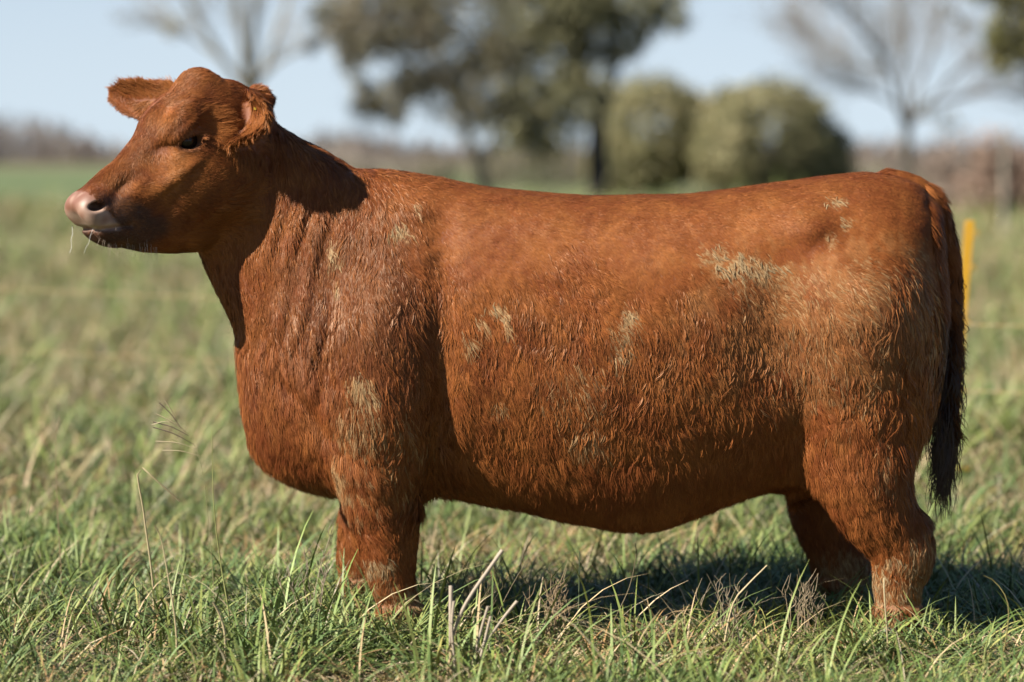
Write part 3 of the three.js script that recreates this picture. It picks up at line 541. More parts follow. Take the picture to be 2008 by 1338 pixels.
// dried mud as it lies on the near side: [px, py, half width, half height, strength]
const mudSpots = [[1462, 524, 52, 20, 0.8], [1405, 505, 20, 22, 0.55], [1500, 560, 70, 40, 0.25], [1635, 395, 16, 8, 0.6], [1655, 436, 10, 10, 0.6], [1625, 470, 10, 14, 0.4], [965, 604, 12, 10, 0.9], [986, 614, 9, 16, 0.95], [938, 628, 8, 11, 0.95], [912, 662, 9, 14, 0.9],
  [1228, 618, 14, 18, 0.85], [1212, 660, 16, 34, 0.7], [1216, 692, 16, 10, 0.8], [1190, 632, 7, 8, 0.7], [782, 452, 18, 11, 0.75], [814, 405, 5, 13, 0.5], [655, 500, 12, 30, 0.5], [660, 560, 6, 16, 0.4], [708, 748, 24, 16, 0.75], [724, 778, 20, 12, 0.8], [712, 828, 46, 32, 0.5], [660, 930, 12, 42, 0.8], [676, 962, 18, 12, 0.85], [700, 1008, 26, 10, 0.5], [665, 1040, 7, 30, 0.7], [978, 792, 9, 12, 0.7],
  [1370, 500, 5, 20, 0.45], [1150, 862, 36, 22, 0.35], [1130, 760, 60, 50, 0.2], [1615, 590, 90, 50, 0.27], [1690, 560, 60, 40, 0.24], [1640, 700, 120, 90, 0.15], [760, 880, 70, 60, 0.2], [740, 960, 60, 40, 0.15], [745, 1105, 28, 14, 0.75], [800, 1195, 34, 40, 0.75], [740, 1160, 40, 40, 0.35], [1655, 1118, 46, 36, 0.85], [1660, 1170, 40, 30, 0.6], [1752, 1100, 20, 12, 0.7], [1800, 1095, 26, 40, 0.6], [1795, 1160, 34, 50, 0.55], [1720, 1150, 26, 40, 0.7], [1735, 1200, 60, 30, 0.5], [1815, 1040, 14, 30, 0.4], [1735, 905, 16, 50, 0.25], [1825, 620, 14, 90, 0.3], [1800, 560, 30, 60, 0.3]];
function mudAt(p, px, py) {
  if (p.z < -0.02 && !(py > 1060 && px > 1560)) return p.y < 0.2 ? 0.4 * smooth(0.2, 0.08, p.y) : 0;
  let m = 0;
  for (const [x, y, w, h, s] of mudSpots) {
    const q = ((px - x) / w) ** 2 + ((py - y) / h) ** 2;
    if (q < 3.2) m = Math.max(m, s * smooth(2.2, 0.1, q + 0.9 * noise3(px / 18, py / 26, 3) + 1.3 * noise3(px / 7, py / 11, 5)));
  }
  return clamp(m);
}
const padAt = (a, n, L) => smooth(0.424, 0.438, a + 0.10 * n + 0.004 * noise3(a * 60, n * 60, L * 60)) * smooth(-0.10, -0.085, n - (a - 0.45) * 0.9);   // bare skin of the nose
const darkAt = (a, n) => smooth(0.352, 0.39, a - 0.3 * (n + 0.08) + 0.012 * noise3(a * 30, n * 30, 2)) * smooth(-0.20, -0.165, n) * smooth(0.02, -0.035, n);
function coatColor(p, roll) {
  const [px, py] = seen(p);
  const big = noise3(p.x * 2.6, p.y * 2.6, p.z * 2.6 + 5), mid = noise3(p.x * 9, p.y * 9, p.z * 9);
  const fine = noise3(p.x * 34, p.y * 20, p.z * 34);
  let c = mixColor(COAT, COAT_RED, clamp(0.5 + 0.6 * big));                       // the dye varies in patches, not with height
  const front = smooth(-0.3, 0.3, (820 - px) / 260 + 0.5 * mid + 0.25 * fine);                          // redder neck, chest and shoulder
  c = mixColor(c, COAT_DEEP, 0.55 * front);
  c = mixColor(c, COAT_GOLD, clamp(0.17 + 0.24 * mid + 0.14 * fine));
  const patch = smooth(0.2, 0.6, 1.4 - Math.hypot((px - 690) / 150, (py - 610) / 170) + 0.35 * mid + 0.2 * fine);
  c = mixColor(c, COAT_DARK, 0.6 * patch * smooth(-0.02, 0.05, p.z));             // damp brown stain on the near shoulder
  const dusty = smooth(0.1, 0.7, 1.3 - Math.hypot((px - 1610) / 250, (py - 640) / 140) + 0.5 * mid + 0.5 * fine) * smooth(-0.02, 0.05, p.z);
  c = mixColor(c, DUST, 0.28 * dusty);                                            // clay dried into the coat over the thigh
  if (px > 1838 && py > 520) c = mixColor(c, SWITCH, 0.8 * smooth(560, 640, py + 40 * fine));
  const mud = mudAt(p, px, py);                                    // crusts take whole locks, so that hair shows between
  if (mud > 0) c = mixColor(c, MUD, roll === undefined ? mud * 0.5 : roll < mud ? 0.5 + 0.45 * mud : 0.15 * mud);
  if (p.x < -0.5 && p.y > 0.85) {
    const [a, n, l] = toHead(p.x, p.y, p.z), L = Math.abs(l);
    if (a > 0.3 && a < 0.6 && L < 0.16) { c = mixColor(c, NOSE_DARK, 0.85 * darkAt(a, n)); c = mixColor(c, mixColor(NOSE, sunlit(150, 100, 80), clamp(0.25 + 0.6 * noise3(a * 26, n * 26, l * 26) + 0.7 * smooth(-0.012, 0.015, n))), padAt(a, n, L)); }
    const face = smooth(-0.16, -0.10, n + 1.08 * a) * smooth(-0.04, 0.0, n - headLow(clamp(a, 0, 0.5))) * smooth(-0.02, 0.05, a) * smooth(0.17, 0.13, L);
    if (face > 0) { const patch = noise3(a * 14, n * 14, l * 6); c = mixColor(c, COAT_GOLD, clamp(0.55 * Math.exp(-((a - 0.27) ** 2) / 0.006 - ((n + 0.12) ** 2) / 0.004) + 0.3 * patch) * face); c = mixColor(c, COAT_DARK, face * clamp(-0.35 * patch)); }
    if (Math.hypot(a - EYE[0], n - EYE[1], L - EYE[2]) < 0.038) c = mixColor(c, sunlit(170, 112, 80), 0.7);
  }
  return c;
}

const coatSkin = new THREE.MeshStandardMaterial({ vertexColors: true, roughness: 0.75, side: THREE.DoubleSide });
const noseSkin = new THREE.MeshPhysicalMaterial({ vertexColors: true, roughness: 0.55, side: THREE.DoubleSide });
const hairMat = new THREE.MeshPhysicalMaterial({ roughness: 0.5, specularIntensity: 0.4, specularColor: new THREE.Color().setRGB(1, 0.74, 0.52), side: THREE.DoubleSide });
const dampHairMat = new THREE.MeshPhysicalMaterial({ roughness: 0.45, specularIntensity: 0.45, specularColor: new THREE.Color().setRGB(1, 0.8, 0.6), side: THREE.DoubleSide });
const cow = thing('cow');
tag(cow, 'stocky red-brown heifer with mud-flecked shaggy coat standing side-on in the pasture', 'cow');
const bodyNormals = new Float32Array(skin.pos.length), bodyColors = new Float32Array(skin.pos.length), v0 = new THREE.Vector3(), n0 = new THREE.Vector3();
for (let i = 0; i < skin.pos.length; i += 3) {
  v0.set(skin.pos[i], skin.pos[i + 1], skin.pos[i + 2]);
  gradient(v0.x, v0.y, v0.z, n0, v0.x < -0.5 ? 0.0025 : 0.005);
  bodyNormals.set([n0.x, n0.y, n0.z], i);
  bodyColors.set(coatColor(v0), i);
}
const hidden = [], bare = [];
for (let i = 0; i < skin.index.length; i += 3) {
  const o = skin.index[i] * 3, [a, n, l] = skin.pos[o] < -0.5 ? toHead(skin.pos[o], skin.pos[o + 1], skin.pos[o + 2]) : [0, 0, 0];
  (a > 0.3 && a < 0.6 && Math.abs(l) < 0.16 && padAt(a, n, Math.abs(l)) > 0.5 ? bare : hidden).push(skin.index[i], skin.index[i + 1], skin.index[i + 2]);
}
const bodyGeometry = geometryOf(skin.pos, [...hidden, ...bare], bodyNormals, bodyColors);
bodyGeometry.addGroup(0, hidden.length, 0); bodyGeometry.addGroup(hidden.length, bare.length, 1);
const body = part('body', bodyGeometry, [coatSkin, noseSkin], cow);
console.log('body done');

// a lock of hair: 'count' tapered ribbons that lie along +y, root at 0, tip at 1; z is away from the skin
function lockGeometry(seed, { count, width, wave, lift, bend = 0, segments = 4, gather = 0.55, ribbon = 0.05, ridge = 0, ragged = 0.25 }) {
  const r = random(seed), position = [], index = [];
  const phase = r() * 6.28, turns = 0.7 + r() * 0.8, lean = (r() - 0.5) * bend;
  for (let h = 0; h < count; h++) {
    const u = count > 1 ? (h + 0.5) / count * 2 - 1 + (r() - 0.5) * 0.3 : 0, len = 1 - ragged * r(), y0 = (r() - 0.5) * 0.25, ph = phase + (r() - 0.5) * 0.6, tilt = (r() - 0.5) * 0.9, up = lift * (0.7 + 0.6 * r()), base = position.length / 3;
    for (let s = 0; s <= segments; s++) {
      const t = s / segments, x = u * width * (1 - gather * t) + wave * (Math.sin(6.283 * turns * t + ph) - Math.sin(ph)) * (0.3 + 0.7 * t) + lean * t * t;
      const z = -0.03 + up * (t - 0.45 * t * t) + ridge * (1 - u * u) * Math.sin(Math.PI * Math.min(1, t * 1.05 + 0.05)), hw = ribbon * (1 - t) ** 0.6 * (0.7 + 0.6 * Math.min(1, t * 4)) + 0.002;
      position.push(x - hw, y0 + t * len, z - tilt * hw, x + hw, y0 + t * len, z + tilt * hw);
      if (s) { const b = base + s * 2; index.push(b - 2, b - 1, b + 1, b - 2, b + 1, b); }
    }
  }
  return geometryOf(position, index);
}
const lockKinds = {
  short: [1, 2, 3].map((s) => lockGeometry(s, { count: 6, width: 0.22, wave: 0.03, lift: 0.13, ribbon: 0.026, segments: 3, gather: 0.15, bend: 0.2 })),
  wavy: [4, 5, 6, 7, 8].map((s) => lockGeometry(s, { count: 5, width: 0.052, wave: 0.055, lift: 0.06, ribbon: 0.0095, segments: 8, gather: 0.78, bend: 0.22, ridge: 0.055, ragged: 0.35 })),
  fluffy: [9, 10, 11].map((s) => lockGeometry(s, { count: 5, width: 0.16, wave: 0.05, lift: 0.42, ribbon: 0.018, segments: 4, gather: 0.1, bend: 0.5 })),
};
const lockLists = {};
for (const k in lockKinds) lockLists[k] = lockKinds[k].map(() => ({ matrix: [], color: [] }));

// which way the hair lies (x back, y up) and how it grows at a point
function growth(p, n, px, py) {
  const g = { dx: 0.30, dy: -1, short: 0, wavy: 0, fluffy: 0, length: 0.034, lift: 0 };
  const low = smooth(500, 660, py + 50 * noise2(px / 150, 3)), back = 1 - low;
  g.dx = lerp(0.13, 0.95, back) * smooth(560, 900, px) + 0.08; g.dy = -1;
  g.short = back; g.wavy = low; g.fluffy = 0;
  if (px < 900) { const s = smooth(900, 700, px) * smooth(640, 480, py); g.short = Math.max(g.short, s); g.wavy = Math.min(g.wavy, 1 - s); g.dx = lerp(g.dx, 0.12, s); g.neck = s; }
  const shoulder = smooth(900, 780, px) * smooth(600, 700, py) * smooth(870, 800, py) * smooth(500, 560, px);
  g.short = Math.max(g.short, 0.7 * shoulder); g.wavy *= 1 - 0.6 * shoulder;
  const brisket = smooth(690, 610, px - (py - 800) * 0.5) * smooth(640, 780, py) * smooth(1010, 990, py);
  const belly = smooth(880, 960, py) * smooth(840, 900, px) * smooth(1560, 1500, px), thigh = smooth(1840, 1720, px + (py - 900) * 0.3) * smooth(1480, 1560, px) * smooth(850, 930, py) * smooth(1120, 1060, py);
  const fl = clamp(Math.max(brisket, 0.8 * belly, thigh));
  g.fluffy = fl; g.short *= 1 - fl; g.wavy *= 1 - 0.75 * fl;
  g.length = lerp(0.026, 0.046, low) * (1 - 0.45 * smooth(980, 1150, py));
  g.length *= 1 + 0.5 * smooth(1700, 1800, px) * smooth(470, 560, py) * smooth(930, 860, py);
  if (g.neck) { g.length = lerp(g.length, 0.038, g.neck); g.wavy = Math.max(g.wavy, 0.3 * g.neck); }
  if (px > 1812 && py > 355 && py < 900 && px > 1812 + (py - 355) * 0.16 - 0.0001 * (py - 355) ** 2) { g.dx = 0.35; g.dy = -1; g.short = 0; g.fluffy = 0.8; g.wavy = 0.4; g.length = 0.045; }
  if (py > 980) { g.dx = 0.12; g.dy = -1; }
  if (p.z < 0) { g.dx = Math.max(0.15, g.dx * 0.6); }
  return g;
}
{
  const r = random(77), m = new THREE.Matrix4(), X = new THREE.Vector3(), Y = new THREE.Vector3(), N = new THREE.Vector3(), P = new THREE.Vector3(), A = new THREE.Vector3(), B = new THREE.Vector3(), C = new THREE.Vector3(), flow = new THREE.Vector3();
  const put = (kind, color, length, fat, tall) => {
    const list = lockLists[kind][Math.floor(r() * lockLists[kind].length)];
    X.crossVectors(Y, N).normalize();
    m.makeBasis(X.clone().multiplyScalar(length * fat * (r() < 0.5 ? -1 : 1)), Y.clone().multiplyScalar(length), N.clone().multiplyScalar(length * tall)).setPosition(P);
    list.matrix.push(...m.elements); list.color.push(...color);
  };
  const G = bodyGeometry.attributes, idx = bodyGeometry.index.array;
  const get = (att, i, v) => v.set(att.array[i * 3], att.array[i * 3 + 1], att.array[i * 3 + 2]);
  const nA = new THREE.Vector3(), nB = new THREE.Vector3(), nC = new THREE.Vector3();
  for (let f = 0; f < hidden.length; f += 3) {
    get(G.position, idx[f], A); get(G.position, idx[f + 1], B); get(G.position, idx[f + 2], C);
    if (A.y < 0.02) continue;
    const area = X.subVectors(B, A).cross(Y.subVectors(C, A)).length() / 2;
    const isHead = A.x < -0.5 && A.y > 0.83;
    get(G.normal, idx[f], nA); get(G.normal, idx[f + 1], nB); get(G.normal, idx[f + 2], nC);
    const facing = nA.z + 0.25 * nA.x * 0;
    const share = facing < -0.35 ? 0.25 : 1;
    const cx = (A.x + B.x + C.x) / 3, cy = (A.y + B.y + C.y) / 3, cz = (A.z + B.z + C.z) / 3;
    P.set(cx, cy, cz);
    const [px, py] = seen(P);
    let h = null, dens;
    if (isHead) {
      const [a, n, l] = toHead(cx, cy, cz), L = Math.abs(l);
      const onHead = Math.min(head(cx, cy, cz), earDistance(ears[0], cx, cy, cz), earDistance(ears[1], cx, cy, cz));
      if (a > -0.1 && a < 0.56 && L < 0.36 && onHead + 0.012 * (r() - 0.5) < trunk(cx, cy, cz)) h = [a, n, l];
    }
    if (h) {
      const [a, n, l] = h, L = Math.abs(l);
      if (Math.hypot(a - EYE[0], n - EYE[1], L - EYE[2]) < 0.031) continue;
      if (a > 0.38 && padAt(a, n, L) > 0.3) continue;
      const ear = L > 0.118 && a < 0.12 && n > -0.25;
      const muzzle = smooth(0.36, 0.42, a);
      dens = 150000 * share;
      let count = dens * area; count = Math.floor(count) + (r() < count % 1 ? 1 : 0);
      for (let q = 0; q < count; q++) {
        let u = r(), v = r(); if (u + v > 1) { u = 1 - u; v = 1 - v; }
        P.copy(A).multiplyScalar(1 - u - v).addScaledVector(B, u).addScaledVector(C, v);
        N.copy(nA).multiplyScalar(1 - u - v).addScaledVector(nB, u).addScaledVector(nC, v).normalize();
        const wig = 0.5 * noise3(P.x * 22, P.y * 22, P.z * 22) + (r() - 0.5) * 0.5;
        // from the whorl on the forehead up to the poll, down the nose, back over the cheek
        if (ear) { const e = l > 0 ? ears[0] : ears[1]; flow.copy(e.e).multiplyScalar(l > 0 ? 0.45 : 0.9).addScaledVector(e.w, l > 0 ? -0.8 : (P.y > e.root.y ? 0.6 : -0.8)); }
        else flow.copy(axisA).multiplyScalar(lerp(-0.6, 0.9, smooth(0.10, 0.2, a)) * smooth(-0.02, 0.02, n + 0.05) - 0.55 * smooth(0, -0.06, n)).addScaledVector(axisN, -0.75 * smooth(0.01, -0.05, n)).addScaledVector(axisL, 0.3 * Math.sign(l));
        flow.applyAxisAngle(N, wig);
        Y.copy(flow).addScaledVector(N, -flow.dot(N)).normalize();
        const c0 = coatColor(P, r()), k = 0.78 + 0.44 * r(), tan = r() < 0.10 ? 0.25 : 0;
        const c = mixColor(c0, COAT_GOLD, tan).map((x) => x * k);
        const poll = smooth(0.06, -0.02, a) * (L < 0.12 ? 1 : 0), temple = Math.exp(-((a - 0.1) ** 2) / 0.003 - ((n + 0.09) ** 2) / 0.006) * (L < 0.118 ? 1 : 0), jaw = smooth(-0.17, -0.26, n) * smooth(0.42, 0.3, a);
        const len = (ear ? 0.019 : 0.015 + 0.010 * poll + 0.010 * temple + 0.012 * jaw) * (1 - 0.4 * muzzle) * (0.8 + 0.4 * r());
        if ((temple > 0.4 || jaw > 0.6 || (ear && r() < 0.5)) && r() < 0.6) { if (r() < 0.5) put('fluffy', mixColor(c, COAT_GOLD, 0.35), len * 1.7, 0.5, 0.6); } else put('short', c, len, 0.7, 0.8 + 0.6 * r());
      }
      continue;
    }
    const g = growth(P, nA, px, py);
    const total = g.short + g.wavy + g.fluffy + 1e-6;
    dens = (g.short * 135000 + g.wavy * 115000 + g.fluffy * 62000) / total * share;
    let count = dens * area; count = Math.floor(count) + (r() < count % 1 ? 1 : 0);
    for (let q = 0; q < count; q++) {
      let u = r(), v = r(); if (u + v > 1) { u = 1 - u; v = 1 - v; }
      P.copy(A).multiplyScalar(1 - u - v).addScaledVector(B, u).addScaledVector(C, v);
      N.copy(nA).multiplyScalar(1 - u - v).addScaledVector(nB, u).addScaledVector(nC, v).normalize();
      const pick = r() * (g.short * 120 + g.wavy * 115 + g.fluffy * 62), kind = pick < g.short * 120 ? 'short' : pick < g.short * 120 + g.wavy * 115 ? 'wavy' : 'fluffy';
      // hair swirls: clumps a few centimetres wide share a lean
      let turn = 0.35 * noise3(P.x * 8, P.y * 6, P.z * 6) + (r() - 0.5) * 0.25;
      turn += kind === 'wavy' ? 0.5 * noise3(P.x * 34, P.y * 18, P.z * 34 + 9) + 0.2 * noise3(P.x * 80, P.y * 50, P.z * 80) : 0.28 * noise3(P.x * 30, P.y * 30, P.z * 30);
      flow.set(g.dx, g.dy, 0).applyAxisAngle(N, turn * (1 - 0.4 * g.short));
      Y.copy(flow).addScaledVector(N, -flow.dot(N));
      if (Y.lengthSq() < 1e-5) continue;
      Y.normalize();
      const clump = noise3(P.x * 80, P.y * 34, P.z * 80 + 4) * (kind === 'short' ? 0.35 : 1);                                   // whole locks differ in dye and dust
      const c0 = coatColor(P, r()), k = (0.86 + 0.28 * r()) * (1 + 0.14 * clump);
      let c = mixColor(c0, COAT_GOLD, clamp(0.25 * clump + (r() < 0.08 ? 0.3 : 0)));
      c = c.map((x) => x * k);
      if (kind === 'short') put('short', c, g.length * 0.55 * (0.7 + 0.6 * r()), 0.75, 0.6 + 0.5 * r());
      else if (kind === 'wavy') put('wavy', c, g.length * (0.8 + 0.5 * r()), 1, (0.8 + 0.6 * r()) * (1 + 0.6 * clump));
      else put('fluffy', c, g.length * (0.75 + 0.5 * r()), 0.7, 0.55 + 0.4 * r());
    }
  }
}
let hairCount = 0;
for (const kind in lockKinds) lockKinds[kind].forEach((geometry, i) => {
  const { matrix, color } = lockLists[kind][i], count = matrix.length / 16, mesh = lit(new THREE.InstancedMesh(geometry, kind === 'wavy' ? dampHairMat : hairMat, count));
  mesh.instanceMatrix.array.set(matrix);
  mesh.instanceColor = new THREE.InstancedBufferAttribute(new Float32Array(color), 3);
  mesh.name = 'coat_hair' + (body.children.length ? '_' + String(body.children.length).padStart(3, '0') : '');
  mesh.userData.kind = 'stuff';
  body.add(mesh); hairCount += count;
});
console.log('locks of hair', hairCount);

// eyes, hooves, tail switch, whiskers, drool, ear tag
const eyeMat = new THREE.MeshPhysicalMaterial({ color: new THREE.Color().setRGB(0.012, 0.007, 0.005), roughness: 0.07, specularIntensity: 0.45 });
for (const s of [1, -1]) part('eye', new THREE.SphereGeometry(0.0262, 32, 24), eyeMat, cow).position.copy(headPoint(EYE[0], EYE[1], s * (EYE[2] - 0.0075)));
{ // upper lashes
  const r = random(18), position = [], index = [];
  for (const s of [1, -1]) for (let h = 0; h < 18; h++) {
    const t = (h + r()) / 18 * 2 - 1, ca = t * 0.027, cn = 0.0195 * Math.sqrt(Math.max(0, 1 - t * t)) + 0.001, ea = ca * 0.877 - cn * 0.481, en = ca * 0.481 + cn * 0.877, base = position.length / 3, len = 0.007 + 0.005 * r();
    const P = headPoint(EYE[0] + ea, EYE[1] + en, s * (EYE[2] + 0.016)), dir = new THREE.Vector3().addScaledVector(axisL, s * 0.8).addScaledVector(axisA, 0.35 + 0.3 * t).add(new THREE.Vector3(0, -0.05, 0)).normalize();
    for (let q = 0; q <= 3; q++) { const u = q / 3, v = P.clone().addScaledVector(dir, len * u); v.y += 0.004 * u * u; const w = 0.0006 * (1 - u * 0.8); position.push(v.x - w, v.y, v.z, v.x + w, v.y + w, v.z); if (q) { const b = base + q * 2; index.push(b - 2, b - 1, b + 1, b - 2, b + 1, b); } }
  }
  part('eyelashes', geometryOf(position, index), new THREE.MeshStandardMaterial({ color: new THREE.Color().setRGB(0.03, 0.018, 0.012), roughness: 0.6, side: THREE.DoubleSide }), cow).userData.kind = 'stuff';
}
{ // crusts and clods of dried mud caught in the coat, thickest in the middle of each smear
  const clod = lockGeometry(63, { count: 5, width: 0.11, wave: 0.09, lift: 0.08, ribbon: 0.022, segments: 6, gather: 0.5, bend: 0.5, ridge: 0.07, ragged: 0.5 });
  const r = random(91), matrix = [], color = [], m = new THREE.Matrix4(), N = new THREE.Vector3(), X = new THREE.Vector3(), Y = new THREE.Vector3(), P = new THREE.Vector3();
  for (let i = 0; i < skin.pos.length; i += 3) {
    P.set(skin.pos[i], skin.pos[i + 1], skin.pos[i + 2]);
    if (P.z < 0.0) continue;
    const [px, py] = seen(P), mud = mudAt(P, px, py);
    if (mud < 0.34 || r() > (mud - 0.3) * 0.9) continue;
    N.set(bodyNormals[i], bodyNormals[i + 1], bodyNormals[i + 2]);
    Y.set(0.2 + 1.6 * (r() - 0.5), -1, 0).addScaledVector(N, -N.y * -1).addScaledVector(N, 0); Y.addScaledVector(N, -Y.dot(N)).normalize(); X.crossVectors(Y, N).normalize();
    P.addScaledVector(N, 0.001 + 0.002 * r()).addScaledVector(X, (r() - 0.5) * 0.008).addScaledVector(Y, (r() - 0.5) * 0.008);
    const s = 0.011 + 0.017 * r() * r(), k = 0.6 + 0.4 * r();
    m.makeBasis(X.clone().multiplyScalar(s), Y.clone().multiplyScalar(s * (0.9 + 0.6 * r())), N.clone().multiplyScalar(s)).setPosition(P);
    matrix.push(...m.elements); color.push(...MUD.map((v) => v * k));
  }
  const mesh = lit(new THREE.InstancedMesh(clod, new THREE.MeshStandardMaterial({ roughness: 0.95, side: THREE.DoubleSide }), matrix.length / 16));
  mesh.instanceMatrix.array.set(matrix); mesh.instanceColor = new THREE.InstancedBufferAttribute(new Float32Array(color), 3);
  mesh.name = 'mud_crust'; mesh.userData.kind = 'stuff'; mesh.userData.label = 'crusts of dried pale mud stuck in the coat'; body.add(mesh);
  console.log('mud clods', matrix.length / 16);
}
const hoofMat = new THREE.MeshStandardMaterial({ color: new THREE.Color().setRGB(0.045, 0.036, 0.03), roughness: 0.6 });
{
  const claw = (side) => { // half of a cloven hoof: a tapering wedge, longer at the toe (-x)
    const g = new THREE.SphereGeometry(1, 18, 12, 0, Math.PI * 2, 0, Math.PI * 0.62), p = g.attributes.position;
    for (let i = 0; i < p.count; i++) {
      const y = (p.getY(i) + 0.37) / 1.37, toe = p.getX(i) < 0 ? 1.25 : 0.9;
      p.setXYZ(i, p.getX(i) * 0.052 * toe * lerp(1.15, 0.9, y) - 0.012 * (1 - y), y * 0.062, p.getZ(i) * 0.026 + side * 0.027);
    }
    g.computeVertexNormals(); return g;
  };
  const hoof = mergeGeometries([claw(1), claw(-1)]);
  for (const [px, py, z] of [[793, 1240, 0.185], [716, 1210, -0.185], [1758, 1240, 0.19], [1636, 1210, -0.19]]) { const o = part('hoof', hoof, hoofMat, cow); o.position.set(at(px, py, z).x + 0.006, 0.002, z); }
}
{ // switch: long dark hair that hangs from the lower half of the tail
  const r = random(5), position = [], index = [], bone = [[1862, 500, 13], [1866, 580, 14], [1866, 660, 16], [1863, 740, 18], [1858, 820, 15], [1855, 860, 8]];
  for (let h = 0; h < 1300; h++) {
    const t = r() ** 0.8 * (bone.length - 1.01), i = t | 0, f = t - i, a = r() * 6.283, q = Math.sqrt(r());
    const rad = lerp(bone[i][2], bone[i + 1][2], f) * S, c = at(lerp(bone[i][0], bone[i + 1][0], f), lerp(bone[i][1], bone[i + 1][1], f));
    const length = lerp(0.05, 0.19, smooth(0, 4.6, t)) * (0.45 + 0.65 * r()), sway = (r() - 0.5) * 0.05, curl = 0.004 + 0.010 * r(), ph = r() * 6.28, base = position.length / 3, hw = 0.0011 + 0.0012 * r(), out = 0.5 + 1.1 * r();
    for (let s = 0; s <= 7; s++) {
      const u = s / 7, spread = rad * q * (0.6 + out * Math.sin(Math.PI * Math.min(1, u * 0.9)));
      const x = c.x + Math.cos(a) * spread + curl * Math.sin(ph + u * 7) * u + sway * u * u - 0.012 * u * smooth(0, 4, t), z = Math.sin(a) * spread, y = c.y - u * length, w = hw * (1 - u * 0.8);
      position.push(x - w, y, z, x + w, y, z + w * 0.6);
      if (s) { const b = base + s * 2; index.push(b - 2, b - 1, b + 1, b - 2, b + 1, b); }
    }
  }
  const sw = part('tail_switch', geometryOf(position, index), new THREE.MeshStandardMaterial({ color: new THREE.Color().setRGB(...sunlit(74, 48, 36)), roughness: 0.5, side: THREE.DoubleSide }), cow);
  sw.userData.kind = 'stuff'; sw.userData.label = 'dark matted switch at the end of the tail';
}
{ // whiskers about the lips and chin
  const r = random(8), position = [], index = [];
  for (let h = 0; h < 46; h++) {
    const a = 0.40 + 0.085 * r(), side = r() < 0.8 ? 1 : -1, ac = a, n = lerp(headLow(ac), headLow(ac) + 0.075, r() ** 1.5);
    const P = headPoint(a, n, side * 0.05), g = gradient(P.x, P.y, P.z, new THREE.Vector3());
    P.addScaledVector(g, -cowDistance(P.x, P.y, P.z));
    const dir = g.clone().addScaledVector(axisA, 0.2).add(new THREE.Vector3((r() - 0.5) * 0.4, -0.35, (r() - 0.5) * 0.4)).normalize(), len = 0.014 + 0.022 * r(), base = position.length / 3;
    for (let s = 0; s <= 3; s++) { const u = s / 3, q = P.clone().addScaledVector(dir, len * u); q.y -= 0.008 * u * u; const w = 0.00035 * (1 - u * 0.8); position.push(q.x - w, q.y, q.z, q.x + w, q.y, q.z); if (s) { const b = base + s * 2; index.push(b - 2, b - 1, b + 1, b - 2, b + 1, b); } }
  }
  part('whiskers', geometryOf(position, index), new THREE.MeshStandardMaterial({ color: new THREE.Color().setRGB(0.26, 0.2, 0.15), roughness: 0.5, side: THREE.DoubleSide }), cow).userData.kind = 'stuff';
}
const droolMat = new THREE.MeshPhysicalMaterial({ color: 0xffffff, roughness: 0.12, transmission: 0.85, thickness: 0, ior: 1.33, specularIntensity: 1, side: THREE.DoubleSide });
for (const [pts, r0] of [[[[141, 444], [142, 458], [139, 472], [140, 484], [136, 497]], 0.0013], [[[183, 446], [177, 462], [174, 476], [168, 486], [165, 497]], 0.0009]]) {
  const curve = new THREE.CatmullRomCurve3(pts.map(([x, y], i) => { const p = at(x, y, 0.215 + (x > 150 ? 0.02 : 0)); return p; }));
  const g = new THREE.TubeGeometry(curve, 14, 1, 6), p = g.attributes.position;
  for (let i = 0; i <= 14; i++) { const c = curve.getPointAt(i / 14), w = r0 * (0.45 + 0.5 * Math.abs(Math.sin(i * 1.1)) * (1 - i / 20)); for (let k = 0; k < 7; k++) { const j = i * 7 + k, d = new THREE.Vector3().fromBufferAttribute(p, j).sub(c).setLength(w).add(c); p.setXYZ(j, d.x, d.y, d.z); } }
  g.computeVertexNormals();
  part('drool_string', g, droolMat, cow);
}
{
  const tagGeo = new THREE.CylinderGeometry(0.0034, 0.0034, 0.004, 16).rotateX(Math.PI / 2), o = part('ear_tag', tagGeo, new THREE.MeshStandardMaterial({ color: new THREE.Color().setRGB(0.3, 0.2, 0.015), roughness: 0.4 }), cow);
  const e = ears[0]; o.position.copy(e.root).addScaledVector(e.e, 0.075).addScaledVector(e.w, 0.012).addScaledVector(e.t, 0.012); o.userData.label = 'small round yellow tag inside the near ear';
}

